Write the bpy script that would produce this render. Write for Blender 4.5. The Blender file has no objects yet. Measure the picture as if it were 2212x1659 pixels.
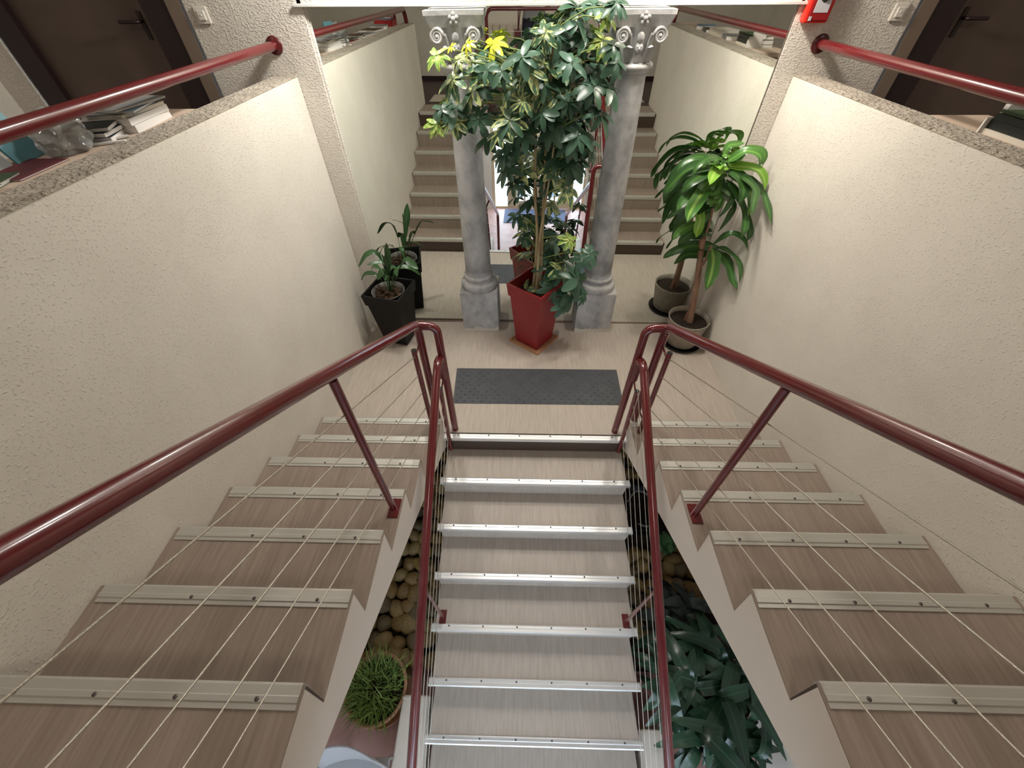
import bpy, bmesh, math, random
from mathutils import Vector, Matrix
random.seed(11)
S = bpy.context.scene
COL = S.collection
PI = math.pi
D = 1.489          # distance from the landing edge to the mirror plane
MA = 0.0087        # the mirror hangs very slightly out of square
FZ = 1.155         # upper floor level (seven risers above the landing)
LZ = -1.352        # entrance hall level (eight risers below the landing)

# ------------------------------------------------------------------ camera
def set_camera():
    f, pi_, ya, ro = 850.9645, 0.8117, 0.0270, -0.0067
    R0 = Vector((math.cos(ya), math.sin(ya), 0)); F0 = Vector((-math.sin(ya), math.cos(ya), 0)); Z = Vector((0, 0, 1))
    fw = math.cos(pi_) * F0 - math.sin(pi_) * Z
    up = math.sin(pi_) * F0 + math.cos(pi_) * Z
    c, s = math.cos(ro), math.sin(ro)
    r, u = c * R0 + s * up, c * up - s * R0
    cd = bpy.data.cameras.new('camera'); ob = bpy.data.objects.new('camera', cd); COL.objects.link(ob)
    cd.sensor_fit = 'HORIZONTAL'; cd.sensor_width = 36; cd.lens = f / 2212 * 36; cd.clip_start = 0.02
    M = Matrix((r, u, -fw)).transposed().to_4x4(); M.translation = (-0.1266, -1.802, 2.5235)
    ob.matrix_world = M
    S.camera = ob
    return ob, r, u, fw
CAM, CR, CU, CF = set_camera()

# ------------------------------------------------------------------ world, light, exposure
S.view_settings.view_transform = 'Standard'
try: S.view_settings.look = 'None'
except Exception: pass
S.view_settings.gamma = 1; S.view_settings.use_curve_mapping = False
S.view_settings.exposure = 0.35
W = bpy.data.worlds.new('sky'); S.world = W; W.use_nodes = True
bg = W.node_tree.nodes['Background']; bg.inputs[0].default_value = (0.66, 0.82, 1.0, 1); bg.inputs[1].default_value = 11.0

def area(name, loc, target, size, sy, power, color, parent=None):
    l = bpy.data.lights.new(name, 'AREA'); l.shape = 'RECTANGLE'; l.size = size; l.size_y = sy; l.energy = power; l.color = color
    o = bpy.data.objects.new(name, l); COL.objects.link(o); o.location = loc
    o.rotation_euler = (Vector(target) - Vector(loc)).to_track_quat('-Z', 'Y').to_euler()
    return o
WARM = (1.0, 0.90, 0.79); NEUT = (1.0, 0.96, 0.89)
P_MAIN, P_WASH, P_CORR, P_HALL, P_LOW = 15.0, 15.0, 4.5, 13.0, 9.0
area('lamp_stairwell_left', (-0.38, 0.95, 3.36), (-0.38, 0.95, 0), 0.24, 0.24, P_MAIN, NEUT)
area('lamp_stairwell_right', (0.38, 0.95, 3.36), (0.38, 0.95, 0), 0.24, 0.24, P_MAIN, NEUT)
area('lamp_wash_left', (-0.90, 1.20, 2.86), (-1.75, 1.15, 1.6), 0.12, 0.12, P_WASH, NEUT)
area('lamp_wash_right', (0.90, 1.20, 2.86), (1.75, 1.15, 1.6), 0.12, 0.12, P_WASH, WARM)
area('fill_corridor_left', (-2.7, -0.6, 3.70), (-2.7, -0.6, 0), 0.5, 0.5, P_CORR, WARM)  # unseen corridor lamps, added for ambient fill
area('fill_corridor_right', (2.7, -0.6, 3.70), (2.7, -0.6, 0), 0.5, 0.5, P_CORR, WARM)
area('fill_upper_hall', (0.0, -2.9, 3.70), (0, -2.9, 0), 0.6, 0.6, P_HALL, WARM)  # unseen lamp added as fill, brightens the stair risers
for i_, x_ in enumerate((-.76, .78)):
    area('lamp_entrance_hall_%d' % (i_ + 1), (x_, -3.25, .925), (x_, -3.25, -1), 0.22, 0.22, P_LOW, (.93, .96, 1.0))

# ------------------------------------------------------------------ materials
MATS = {}
def mat(name, col, rough=0.6, metal=0.0, coat=0.0, spec=None, emit=None, estr=0):
    m = bpy.data.materials.new(name); m.use_nodes = True
    b = m.node_tree.nodes['Principled BSDF']
    b.inputs['Base Color'].default_value = (*col, 1); b.inputs['Roughness'].default_value = rough; b.inputs['Metallic'].default_value = metal
    if coat: b.inputs['Coat Weight'].default_value = coat; b.inputs['Coat Roughness'].default_value = 0.12
    if spec is not None: b.inputs['Specular IOR Level'].default_value = spec
    if emit: b.inputs['Emission Color'].default_value = (*emit, 1); b.inputs['Emission Strength'].default_value = estr
    MATS[name] = m
    return m
def nd(m, t, **kw):
    n = m.node_tree.nodes.new(t)
    for k, v in kw.items():
        if k in n.inputs: n.inputs[k].default_value = v
        else: setattr(n, k, v)
    return n
def lk(m, a, b): m.node_tree.links.new(a, b)
def bsdf(m): return m.node_tree.nodes['Principled BSDF']
def noise_color(m, c1, c2, scale=8, detail=4, mapscale=(1, 1, 1), lo=0.35, hi=0.65, coord='Object', rough=0.6):
    tc = nd(m, 'ShaderNodeTexCoord'); mp = nd(m, 'ShaderNodeMapping'); mp.inputs['Scale'].default_value = mapscale
    n = nd(m, 'ShaderNodeTexNoise'); n.inputs['Scale'].default_value = scale; n.inputs['Detail'].default_value = detail; n.inputs['Roughness'].default_value = rough
    r = nd(m, 'ShaderNodeValToRGB'); r.color_ramp.elements[0].position = lo; r.color_ramp.elements[1].position = hi
    r.color_ramp.elements[0].color = (*c1, 1); r.color_ramp.elements[1].color = (*c2, 1)
    lk(m, tc.outputs[coord], mp.inputs[0]); lk(m, mp.outputs[0], n.inputs['Vector']); lk(m, n.outputs[0], r.inputs[0]); lk(m, r.outputs[0], bsdf(m).inputs['Base Color'])
    return tc, mp, n, r
def bump(m, scale, strength, dist, mapscale=(1, 1, 1), detail=3, lo=None, hi=None):
    tc = nd(m, 'ShaderNodeTexCoord'); mp = nd(m, 'ShaderNodeMapping'); mp.inputs['Scale'].default_value = mapscale
    n = nd(m, 'ShaderNodeTexNoise'); n.inputs['Scale'].default_value = scale; n.inputs['Detail'].default_value = detail
    b = nd(m, 'ShaderNodeBump'); b.inputs['Strength'].default_value = strength; b.inputs['Distance'].default_value = dist
    lk(m, tc.outputs['Object'], mp.inputs[0]); lk(m, mp.outputs[0], n.inputs['Vector'])
    out = n.outputs[0]
    if lo is not None:
        r = nd(m, 'ShaderNodeMapRange'); r.inputs[1].default_value = lo; r.inputs[2].default_value = hi; r.interpolation_type = 'SMOOTHSTEP'
        lk(m, out, r.inputs[0]); out = r.outputs[0]
    lk(m, out, b.inputs['Height']); lk(m, b.outputs[0], bsdf(m).inputs['Normal'])

m = mat('plaster', (.70, .65, .58), .9); noise_color(m, (.67, .625, .55), (.73, .685, .61), 2.2); bump(m, 85, .5, .0045, (1, 1, 1.5), 2, .56, .74)
m = mat('shaded_top_plaster', (.38, .335, .28), .95); noise_color(m, (.31, .27, .22), (.45, .40, .33), 14); bump(m, 48, .7, .009, (1, 1, 1), 2, .42, .66)  # wall plaster darkened: the dimmer light on the parapet tops is in the colour
m = mat('rough_plaster', (.70, .65, .58), .9); noise_color(m, (.66, .61, .54), (.73, .68, .61), 3); bump(m, 70, .6, .008, (1, 1, 1.6), 3, .47, .68)
m = mat('smooth_plaster', (.68, .62, .55), .85); bump(m, 30, .15, .003)
m = mat('stringer_plaster', (.72, .65, .57), .85); bump(m, 70, .3, .003)
def lino(name, a, b, ms):
    m = mat(name, a, .45); noise_color(m, a, b, 1.0, 6, ms, .3, .7); bump(m, 1.0, .08, .001, (300, 300, 300))
    bsdf(m).inputs['Specular IOR Level'].default_value = .35
lino('lino', (.245, .190, .155), (.335, .270, .225), (75, 4, 4))
lino('lino_light', (.41, .35, .295), (.51, .45, .39), (60, 5, 5))
mat('dark_riser', (.065, .040, .028), .5)
m = mat('brown_floor', (.050, .028, .024), .5)
m = mat('terracotta_floor', (.40, .23, .20), .45); noise_color(m, (.36, .20, .17), (.44, .26, .23), 5)
m = mat('maroon_tile', (.13, .055, .05), .4); noise_color(m, (.10, .04, .038), (.16, .07, .06), 6)
m = mat('aluminium', (.80, .81, .81), .38, .7); bump(m, 1.0, .1, .001, (4, 400, 400))
m = mat('aluminium_shaded', (.56, .55, .51), .42, .6); bump(m, 1.0, .1, .001, (4, 400, 400))  # side nosings: aluminium darkened to carry the dim reflections on them
mat('screw', (.12, .11, .10), .4, .6)
m = mat('red_paint', (.12, .009, .012), .26, 0, .6); noise_color(m, (.113, .0085, .011), (.128, .010, .0125), 6); bump(m, 40, .06, .002)
mat('tube_cap', (.02, .022, .02), .5)
m = mat('cable_steel', (.62, .58, .50), .35, .8); bump(m, 1.0, .6, .002, (0, 500, 500))
m = mat('marble', (.40, .39, .38), .7); noise_color(m, (.27, .27, .265), (.49, .48, .465), 9, 8, (1, 1, .7), .32, .6); bump(m, 60, .25, .003)
m = mat('stone_lime', (.62, .58, .50), .9); bump(m, 60, .5, .004)
mm = mat('mirror_glass', (.885, .925, .885), .0, 1.0)
m = mat('rubber_mat', (.052, .056, .064), .5); noise_color(m, (.045, .049, .056), (.062, .066, .075), 12)
mat('cream_mat', (.50, .45, .37), .7)
m = mat('red_plastic', (.25, .014, .018), .38); noise_color(m, (.225, .012, .015), (.27, .016, .019), 5)
m = mat('black_plastic', (.006, .006, .006), .5, spec=.25)
m = mat('saucer_clay', (.40, .20, .10), .7)
m = mat('soil', (.022, .013, .009), .95); noise_color(m, (.010, .006, .004), (.05, .03, .02), 60); bump(m, 90, .9, .012)
m = mat('pot_grey', (.36, .32, .26), .6); noise_color(m, (.31, .27, .22), (.40, .36, .30), 14)
m = mat('pot_clear', (.15, .14, .13), .25)
m = mat('terracotta', (.42, .21, .12), .8); noise_color(m, (.36, .17, .09), (.48, .26, .16), 12)
m = mat('bark', (.30, .17, .11), .8); noise_color(m, (.22, .11, .07), (.40, .25, .17), 16, 5, (1, 1, .35)); bump(m, 40, .5, .004)
m = mat('cane', (.36, .27, .13), .7); noise_color(m, (.25, .17, .08), (.45, .36, .2), 20, 4, (1, 1, .3))
mat('petiole', (.22, .28, .07), .55)
m = mat('pine_cone', (.07, .035, .018), .85); noise_color(m, (.030, .016, .009), (.13, .07, .036), 40)
m = mat('wood_brown', (.105, .070, .055), .5); noise_color(m, (.092, .062, .048), (.118, .078, .062), 3)
mat('frame_dark', (.018, .006, .007), .45)
mat('frame_tan', (.20, .15, .11), .6)
mat('white_plastic', (.74, .70, .63), .4)
mat('led_lens', (.9, .9, .9), .2)
mat('alarm_red', (.80, .035, .02), .35)
mat('alarm_dark_red', (.28, .012, .014), .35); mat('flange_red_shaded', (.085, .008, .010), .3)  # flange: red paint darkened for the shade at the wall
mat('label_grey', (.55, .55, .58), .5)
mat('ink', (.015, .012, .012), .6)
mat('trim_white', (.66, .67, .64), .5)
m = mat('joinery_cream', (.62, .50, .33), .5)
mat('radiator_paint', (.62, .55, .46), .45)
mat('paper_white', (.70, .68, .65), .7); mat('paper_cream', (.62, .57, .48), .7)
mat('cover_blue', (.14, .22, .30), .5); mat('cover_navy', (.015, .022, .05), .4); mat('cover_teal', (.09, .26, .30), .5)
mat('cover_green', (.045, .09, .035), .5); mat('cover_black', (.012, .016, .014), .35); mat('cover_brown', (.10, .055, .035), .5); mat('cover_red', (.40, .02, .02), .5)
mat('cover_grey', (.24, .25, .25), .5)
m = mat('clear_film', (.55, .56, .56), .12); bsdf(m).inputs['Transmission Weight'].default_value = .55
m = mat('shelf_wood', (.60, .47, .37), .5)
m = mat('ceiling_paint', (.75, .72, .67), .9)
m = mat('grey_seat', (.40, .40, .41), .45); mat('chair_metal', (.5, .5, .5), .3, .9)
mat('hose', (.20, .19, .18), .5)
mat('blue_plastic', (.14, .26, .48), .4)
mat('pavement', (.55, .55, .55), .9)
m = mat('pane_glass', (.9, .95, 1), .0)
g1 = nd(m, 'ShaderNodeBsdfTransparent'); g2 = nd(m, 'ShaderNodeBsdfGlossy'); g2.inputs['Roughness'].default_value = .02; g3 = nd(m, 'ShaderNodeMixShader'); g3.inputs[0].default_value = .07
lk(m, g1.outputs[0], g3.inputs[1]); lk(m, g2.outputs[0], g3.inputs[2]); lk(m, g3.outputs[0], m.node_tree.nodes['Material Output'].inputs['Surface'])
mat('entrance_mat_blue', (.075, .09, .16), .8)
mat('lamp_glow', (1, 1, 1), .5, emit=(1, .93, .84), estr=8)
mat('skin', (.50, .30, .22), .5); mat('shirt_grey', (.30, .30, .33), .85); mat('trousers', (.022, .023, .045), .85); mat('shoe', (.03, .03, .03), .5); mat('hair', (.03, .018, .012), .6)
mat('bag_maroon', (.12, .012, .02), .5)
for i, (a, b) in enumerate((((.11, .065, .020), (.26, .16, .050)), ((.14, .085, .026), (.32, .20, .065)), ((.08, .055, .026), (.17, .12, .058)), ((.15, .10, .038), (.33, .225, .085)))):
    m = mat('cobble_%d' % i, a, .5); noise_color(m, a, b, 9, 5); bump(m, 30, .2, .004)

def leafmat(name, dark, light, stripe=None, rough=.32, patch=None, sw=.16):
    """leaf: slight per-leaf tint, paler midrib or cream variegation following the blade (UV)"""
    m = mat(name, dark, rough); b = bsdf(m)
    oi = nd(m, 'ShaderNodeObjectInfo'); mx = nd(m, 'ShaderNodeMix', data_type='RGBA')
    mx.inputs[6].default_value = (*dark, 1); mx.inputs[7].default_value = (*light, 1); lk(m, oi.outputs['Random'], mx.inputs[0])
    col = mx.outputs[2]
    uv = nd(m, 'ShaderNodeUVMap'); sp = nd(m, 'ShaderNodeSeparateXYZ'); lk(m, uv.outputs[0], sp.inputs[0])
    if stripe:
        s1 = nd(m, 'ShaderNodeMath', operation='SUBTRACT'); s1.inputs[1].default_value = .5; lk(m, sp.outputs[0], s1.inputs[0])
        s2 = nd(m, 'ShaderNodeMath', operation='ABSOLUTE'); lk(m, s1.outputs[0], s2.inputs[0])
        mr = nd(m, 'ShaderNodeMapRange'); mr.inputs[1].default_value = 0; mr.inputs[2].default_value = sw; mr.inputs[3].default_value = 1; mr.inputs[4].default_value = 0
        lk(m, s2.outputs[0], mr.inputs[0])
        m2 = nd(m, 'ShaderNodeMix', data_type='RGBA'); m2.inputs[7].default_value = (*stripe, 1); lk(m, mr.outputs[0], m2.inputs[0]); lk(m, col, m2.inputs[6]); col = m2.outputs[2]
    if patch:
        n = nd(m, 'ShaderNodeTexNoise'); n.inputs['Scale'].default_value = 2.6; n.inputs['Detail'].default_value = 2; n.noise_dimensions = '4D'
        w = nd(m, 'ShaderNodeMath', operation='MULTIPLY'); w.inputs[1].default_value = 37; lk(m, oi.outputs['Random'], w.inputs[0]); lk(m, w.outputs[0], n.inputs['W'])
        lk(m, uv.outputs[0], n.inputs['Vector'])
        mr = nd(m, 'ShaderNodeMapRange'); mr.inputs[1].default_value = .50; mr.inputs[2].default_value = .56; lk(m, n.outputs[0], mr.inputs[0])
        m2 = nd(m, 'ShaderNodeMix', data_type='RGBA'); m2.inputs[7].default_value = (*patch, 1); lk(m, mr.outputs[0], m2.inputs[0]); lk(m, col, m2.inputs[6]); col = m2.outputs[2]
    lk(m, col, b.inputs['Base Color'])
    return m
leafmat('leaf_d', (.035, .085, .045), (.060, .135, .085), rough=.34)
leafmat('leaf_v', (.045, .105, .050), (.065, .150, .085), patch=(.50, .55, .22), rough=.34)
leafmat('leaf_l', (.16, .32, .05), (.22, .38, .07), patch=(.55, .60, .18))
leafmat('leaf_y', (.55, .60, .03), (.72, .72, .05))
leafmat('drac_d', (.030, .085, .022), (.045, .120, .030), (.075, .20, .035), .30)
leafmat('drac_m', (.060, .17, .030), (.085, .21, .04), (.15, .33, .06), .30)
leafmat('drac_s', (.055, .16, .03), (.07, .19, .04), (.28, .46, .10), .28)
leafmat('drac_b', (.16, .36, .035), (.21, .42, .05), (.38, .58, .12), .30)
leafmat('lily_leaf', (.026, .075, .022), (.042, .11, .032), (.05, .13, .04), .38, sw=.06)
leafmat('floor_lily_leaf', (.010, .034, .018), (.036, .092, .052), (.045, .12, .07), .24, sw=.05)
leafmat('shaded_leaf', (.018, .026, .022), (.035, .048, .042), None, .45)  # leaf colour darkened to carry the shade under the flight
m = leafmat('grass_blade', (.06, .15, .02), (.34, .46, .12), None, .6)
gi = nd(m, 'ShaderNodeNewGeometry'); lk(m, gi.outputs['Random Per Island'], [n for n in m.node_tree.nodes if n.type == 'MIX'][0].inputs[0])

# ------------------------------------------------------------------ mesh helpers
class MB:
    def __init__(s): s.v = []; s.f = []; s.sm = []; s.uv = {}; s.mi = []
    def add(s, vs, fs, smooth=False, uvs=None, mi=0):
        o = len(s.v); s.v += [tuple(v) for v in vs]
        if uvs:
            for i, u in enumerate(uvs): s.uv[o + i] = u
        for f in fs: s.f.append([i + o for i in f]); s.sm.append(smooth); s.mi.append(mi)
        return s
    def box(s, x0, x1, y0, y1, z0, z1, b=0.0, mi=0):
        if b <= 0:
            vs = [(x, y, z) for z in (z0, z1) for y in (y0, y1) for x in (x0, x1)]
            return s.add(vs, [(0, 2, 3, 1), (4, 5, 7, 6), (0, 1, 5, 4), (2, 6, 7, 3), (0, 4, 6, 2), (1, 3, 7, 5)], mi=mi)
        bm = bmesh.new(); bmesh.ops.create_cube(bm, size=1)
        for v in bm.verts: v.co = Vector(((x0 + x1) / 2 + v.co.x * (x1 - x0), (y0 + y1) / 2 + v.co.y * (y1 - y0), (z0 + z1) / 2 + v.co.z * (z1 - z0)))
        bmesh.ops.bevel(bm, geom=bm.edges[:], offset=b, segments=2, affect='EDGES')
        bm.verts.index_update(); s.add([v.co[:] for v in bm.verts], [[v.index for v in f.verts] for f in bm.faces], mi=mi); bm.free(); return s
    def prism_x(s, poly, x0, x1, mi=0):
        n = len(poly); vs = [(x0, y, z) for y, z in poly] + [(x1, y, z) for y, z in poly]
        fs = [list(range(n)), [n + i for i in reversed(range(n))]] + [(i, n + i, n + (i + 1) % n, (i + 1) % n) for i in range(n)]
        return s.add(vs, fs, mi=mi)
    def prism_z(s, poly, z0, z1, top=None, mi=0):
        n = len(poly); t = top or poly
        vs = [(x, y, z0) for x, y in poly] + [(x, y, z1) for x, y in t]
        fs = [list(reversed(range(n))), [n + i for i in range(n)]] + [(i, (i + 1) % n, n + (i + 1) % n, n + i) for i in range(n)]
        return s.add(vs, fs, mi=mi)
    def tube(s, pts, r, n=12, caps=True, radii=None, mi=0):
        pts = [Vector(p) for p in pts]; N = len(pts); vs = []; fs = []
        t0 = (pts[1] - pts[0]).normalized(); ref = Vector((0, 0, 1)) if abs(t0.z) < .9 else Vector((1, 0, 0))
        u = t0.cross(ref).normalized()
        for i, p in enumerate(pts):
            t = (pts[min(i + 1, N - 1)] - pts[max(i - 1, 0)]).normalized()
            u = (u - t * u.dot(t)).normalized(); w = t.cross(u); rr = radii[i] if radii else r
            for k in range(n):
                a = 2 * PI * k / n; vs.append(p + (u * math.cos(a) + w * math.sin(a)) * rr)
        for i in range(N - 1):
            for k in range(n): fs.append((i * n + k, i * n + (k + 1) % n, (i + 1) * n + (k + 1) % n, (i + 1) * n + k))
        s.add(vs, fs, True, mi=mi)
        if caps: s.add(vs[:n], [list(reversed(range(n)))], mi=mi); s.add(vs[-n:], [list(range(n))], mi=mi)
        return s
    def lathe(s, prof, n=32, c=(0, 0), a0=0, a1=2 * PI, smooth=True, mi=0):
        full = abs(a1 - a0 - 2 * PI) < 1e-6; m = n if full else n + 1; vs = []; fs = []
        for r, z in prof:
            for k in range(m):
                a = a0 + (a1 - a0) * k / n; vs.append((c[0] + r * math.cos(a), c[1] + r * math.sin(a), z))
        for i in range(len(prof) - 1):
            for k in range(n):
                k2 = (k + 1) % m if full else k + 1
                fs.append((i * m + k, i * m + k2, (i + 1) * m + k2, (i + 1) * m + k))
        return s.add(vs, fs, smooth, mi=mi)
    def disc(s, c, r, z, n=32, up=True, mi=0):
        vs = [(c[0] + r * math.cos(2 * PI * k / n), c[1] + r * math.sin(2 * PI * k / n), z) for k in range(n)]
        return s.add(vs, [list(range(n)) if up else list(reversed(range(n)))], mi=mi)
    def blob(s, c, r, sub=2, jit=0, rnd=None, mi=0, rot=None):
        bm = bmesh.new(); bmesh.ops.create_icosphere(bm, subdivisions=sub, radius=1)
        R = rot or Matrix.Identity(3)
        vs = []
        for v in bm.verts:
            q = Vector((v.co.x * r[0], v.co.y * r[1], v.co.z * r[2]))
            if jit: q *= 1 + (rnd or random).uniform(-jit, jit)
            vs.append(Vector(c) + R @ q)
        bm.verts.index_update(); s.add(vs, [[v.index for v in f.verts] for f in bm.faces], True, mi=mi); bm.free(); return s
    def blade(s, pts, w, side=None, fold=.12, n=9, face=Vector((0, -.45, .9)), prof=None, wave=0, mi=0):
        """leaf blade along a curved midrib: three vertices across, UV across and along"""
        P = smooth_path(pts, n); N = len(P); vs = []; uv = []; fs = []
        for i, p in enumerate(P):
            t = (P[min(i + 1, N - 1)] - P[max(i - 1, 0)]).normalized(); q = i / (N - 1)
            l = side if side is not None else t.cross(face)
            l = (l - t * l.dot(t)); l = l.normalized() if l.length > 1e-6 else Vector((1, 0, 0))
            nn = l.cross(t)
            h = (prof(q) if prof else max(.02, math.sin(PI * min(1, q * .92 + .08)) ** .75)) * w / 2
            wv = wave * w * math.sin(q * 11 + len(s.v)) if wave else 0
            vs += [p - l * h + nn * (h * fold * 2 + wv), p, p + l * h + nn * (h * fold * 2 - wv)]; uv += [(0, q), (.5, q), (1, q)]
        for i in range(N - 1):
            a = i * 3; fs += [(a, a + 1, a + 4, a + 3), (a + 1, a + 2, a + 5, a + 4)]
        return s.add(vs, fs, True, uv, mi=mi)
    def mesh(s, name, mats):
        me = bpy.data.meshes.new(name); me.from_pydata(s.v, [], s.f)
        me.polygons.foreach_set('use_smooth', s.sm)
        bm = bmesh.new(); bm.from_mesh(me); bmesh.ops.recalc_face_normals(bm, faces=bm.faces[:]); bm.to_mesh(me); bm.free()
        if isinstance(mats, str): mats = [mats]
        for q in mats: me.materials.append(MATS[q])
        if len(mats) > 1: me.polygons.foreach_set('material_index', s.mi)
        if s.uv:
            lay = me.uv_layers.new(name='UVMap'); d = [0.0] * (2 * len(me.loops))
            for lp in me.loops:
                u = s.uv.get(lp.vertex_index, (0, 0)); d[2 * lp.index] = u[0]; d[2 * lp.index + 1] = u[1]
            lay.data.foreach_set('uv', d)
        me.update()
        return me

def smooth_path(pts, n):
    P = [Vector(p) for p in pts]
    if len(P) == 2: return [P[0].lerp(P[1], i / (n - 1)) for i in range(n)]
    Q = [P[0] * 2 - P[1]] + P + [P[-1] * 2 - P[-2]]; out = []; m = len(P) - 1
    for i in range(n):
        u = i / (n - 1) * m; k = min(int(u), m - 1); t = u - k; a, b, c, d = Q[k:k + 4]
        out.append(.5 * ((2 * b) + (c - a) * t + (2 * a - 5 * b + 4 * c - d) * t * t + (3 * b - a - 3 * c + d) * t ** 3))
    return out
def round_path(pts, r, k=6):
    """polyline with its corners rounded"""
    P = [Vector(p) for p in pts]; out = [P[0]]
    for i in range(1, len(P) - 1):
        a, b, c = P[i - 1], P[i], P[i + 1]; r1 = min(r, (a - b).length * .49, (c - b).length * .49)
        p, q = b + (a - b).normalized() * r1, b + (c - b).normalized() * r1
        for j in range(k + 1):
            t = j / k; out.append((1 - t) ** 2 * p + 2 * t * (1 - t) * b + t * t * q)
    out.append(P[-1]); return out

def place(name, me, parent=None, mw=None):
    o = bpy.data.objects.new(name, me); COL.objects.link(o)
    if parent is not None:
        o.parent = parent; o.matrix_parent_inverse = parent.get('_inv') and Matrix.Translation(-Vector(parent['_inv'])) or Matrix.Identity(4)
    if mw is not None: o.matrix_basis = mw
    return o
def obj(name, mb, mats, parent=None): return place(name, mb.mesh(name, mats), parent)
def tag(o, label, cat, group=None):
    o['label'] = label; o['category'] = cat
    if group: o['group'] = group
    return o
def thing(name, loc, label, cat, group=None):
    o = bpy.data.objects.new(name, None); COL.objects.link(o); o.location = loc; o.empty_display_size = .1
    o['_inv'] = tuple(loc)
    return tag(o, label, cat, group)
def struct(name, mb, mats, parent=None):
    o = obj(name, mb, mats, parent)
    if parent is None: o['kind'] = 'structure'
    return o
def quad(cx, cy, half, ang):
    return [(cx + half * (a * math.cos(ang) - b * math.sin(ang)), cy + half * (a * math.sin(ang) + b * math.cos(ang))) for a, b in ((-1, -1), (1, -1), (1, 1), (-1, 1))]
# ------------------------------------------------------------------ measured plant data (metres)
SCHEF=[(-0.445, 1.092, 2.236, 0.057, 'y'),(-0.622, 1.099, 2.186, 0.079, 'l'),(-0.504, 1.128, 2.164, 0.07, 'v'),(-0.46, 1.277, 2.169, 0.061, 'v'),(-0.359, 1.244, 2.137, 0.126, 'v'),(-0.31, 1.234, 2.219, 0.081, 'y'),(-0.337, 1.082, 2.124, 0.086, 'd'),(-0.544, 1.113, 2.078, 0.109, 'v'),(-0.135, 1.068, 2.181, 0.099, 'd'),(-0.249, 1.05, 2.119, 0.08, 'd'),(-0.551, 1.191, 2.213, 0.032, 'y'),(0.167, 1.252, 2.377, 0.104, 'd'),(0.261, 1.246, 2.383, 0.09, 'd'),(0.361, 1.103, 2.396, 0.079, 'd'),(-0.012, 1.107, 2.278, 0.097, 'v'),(0.076, 1.196, 2.255, 0.111, 'd'),(0.23, 1.225, 2.258, 0.112, 'd'),(-0.013, 1.259, 2.175, 0.111, 'd'),(0.165, 1.266, 2.203, 0.083, 'd'),(0.332, 1.153, 2.341, 0.064, 'l'),(0.175, 1.208, 2.324, 0.094, 'd'),(0.378, 1.101, 2.227, 0.083, 'd'),(-0.002, 1.153, 2.135, 0.098, 'v'),(0.143, 1.045, 2.157, 0.094, 'd'),(0.116, 1.282, 2.059, 0.116, 'd'),(0.31, 1.262, 2.098, 0.136, 'd'),(-0.436, 1.173, 2.008, 0.12, 'v'),(-0.554, 1.189, 1.911, 0.118, 'd'),(-0.643, 1.186, 1.909, 0.094, 'd'),(-0.579, 1.141, 1.857, 0.103, 'v'),(-0.687, 1.152, 1.835, 0.077, 'l'),(-0.178, 1.141, 2.031, 0.112, 'v'),(-0.132, 1.065, 1.98, 0.089, 'v'),(-0.522, 1.178, 1.829, 0.09, 'd'),(-0.207, 1.032, 1.884, 0.113, 'v'),(-0.271, 1.033, 1.823, 0.101, 'v'),(-0.357, 1.195, 1.744, 0.111, 'd'),(-0.401, 1.099, 1.883, 0.093, 'd'),(-0.02, 1.17, 2.013, 0.142, 'v'),(0.021, 1.152, 1.942, 0.104, 'd'),(0.144, 1.116, 1.96, 0.091, 'd'),(0.29, 1.299, 1.886, 0.085, 'd'),(0.23, 1.075, 1.799, 0.112, 'd'),(0.298, 1.136, 2.033, 0.112, 'd'),(-0.005, 1.077, 1.916, 0.091, 'd'),(-0.089, 1.197, 1.853, 0.114, 'd'),(0.055, 1.097, 1.821, 0.103, 'd'),(-0.111, 1.12, 1.793, 0.096, 'd'),(-0.036, 1.307, 1.609, 0.115, 'v'),(0.176, 1.11, 1.733, 0.103, 'd'),(0.122, 1.176, 1.83, 0.114, 'd'),(-0.219, 1.34, 1.611, 0.133, 'd'),(-0.23, 1.171, 1.558, 0.103, 'd'),(0.12, 1.163, 1.63, 0.114, 'd'),(-0.12, 1.198, 1.557, 0.104, 'v'),(0.027, 1.311, 1.513, 0.095, 'd'),(-0.11, 1.279, 1.43, 0.096, 'd'),(0.079, 1.2, 1.441, 0.08, 'd'),(0.243, 1.056, 1.108, 0.084, 'l'),(0.407, 1.029, 1.01, 0.086, 'd'),(0.105, 1.199, 0.791, 0.133, 'd'),(0.216, 1.167, 0.781, 0.142, 'v'),(0.34, 1.024, 0.791, 0.156, 'd'),(-0.08, 1.213, 0.56, 0.117, 'v'),(0.149, 1.102, 0.653, 0.124, 'd'),(0.297, 1.144, 0.571, 0.169, 'd'),(0.265, 1.079, 0.521, 0.126, 'd'),(0.364, 1.109, 0.903, 0.107, 'd'),(0.411, 1.096, 0.581, 0.094, 'd'),(-0.165, 1.303, 1.179, 0.101, 'd'),(-0.094, 1.302, 1.143, 0.101, 'v'),(-0.116, 1.302, 1.016, 0.101, 'd'),(-0.069, 1.301, 0.877, 0.151, 'v'),(0.108, 1.298, 0.903, 0.151, 'd'),(0.17, 1.297, 0.993, 0.142, 'd'),(0.035, 1.3, 1.179, 0.085, 'd'),(-0.052, 1.301, 1.289, 0.093, 'd'),(0.256, 1.296, 0.894, 0.111, 'd'),(0.108, 1.298, 1.268, 0.101, 'v')]
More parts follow.
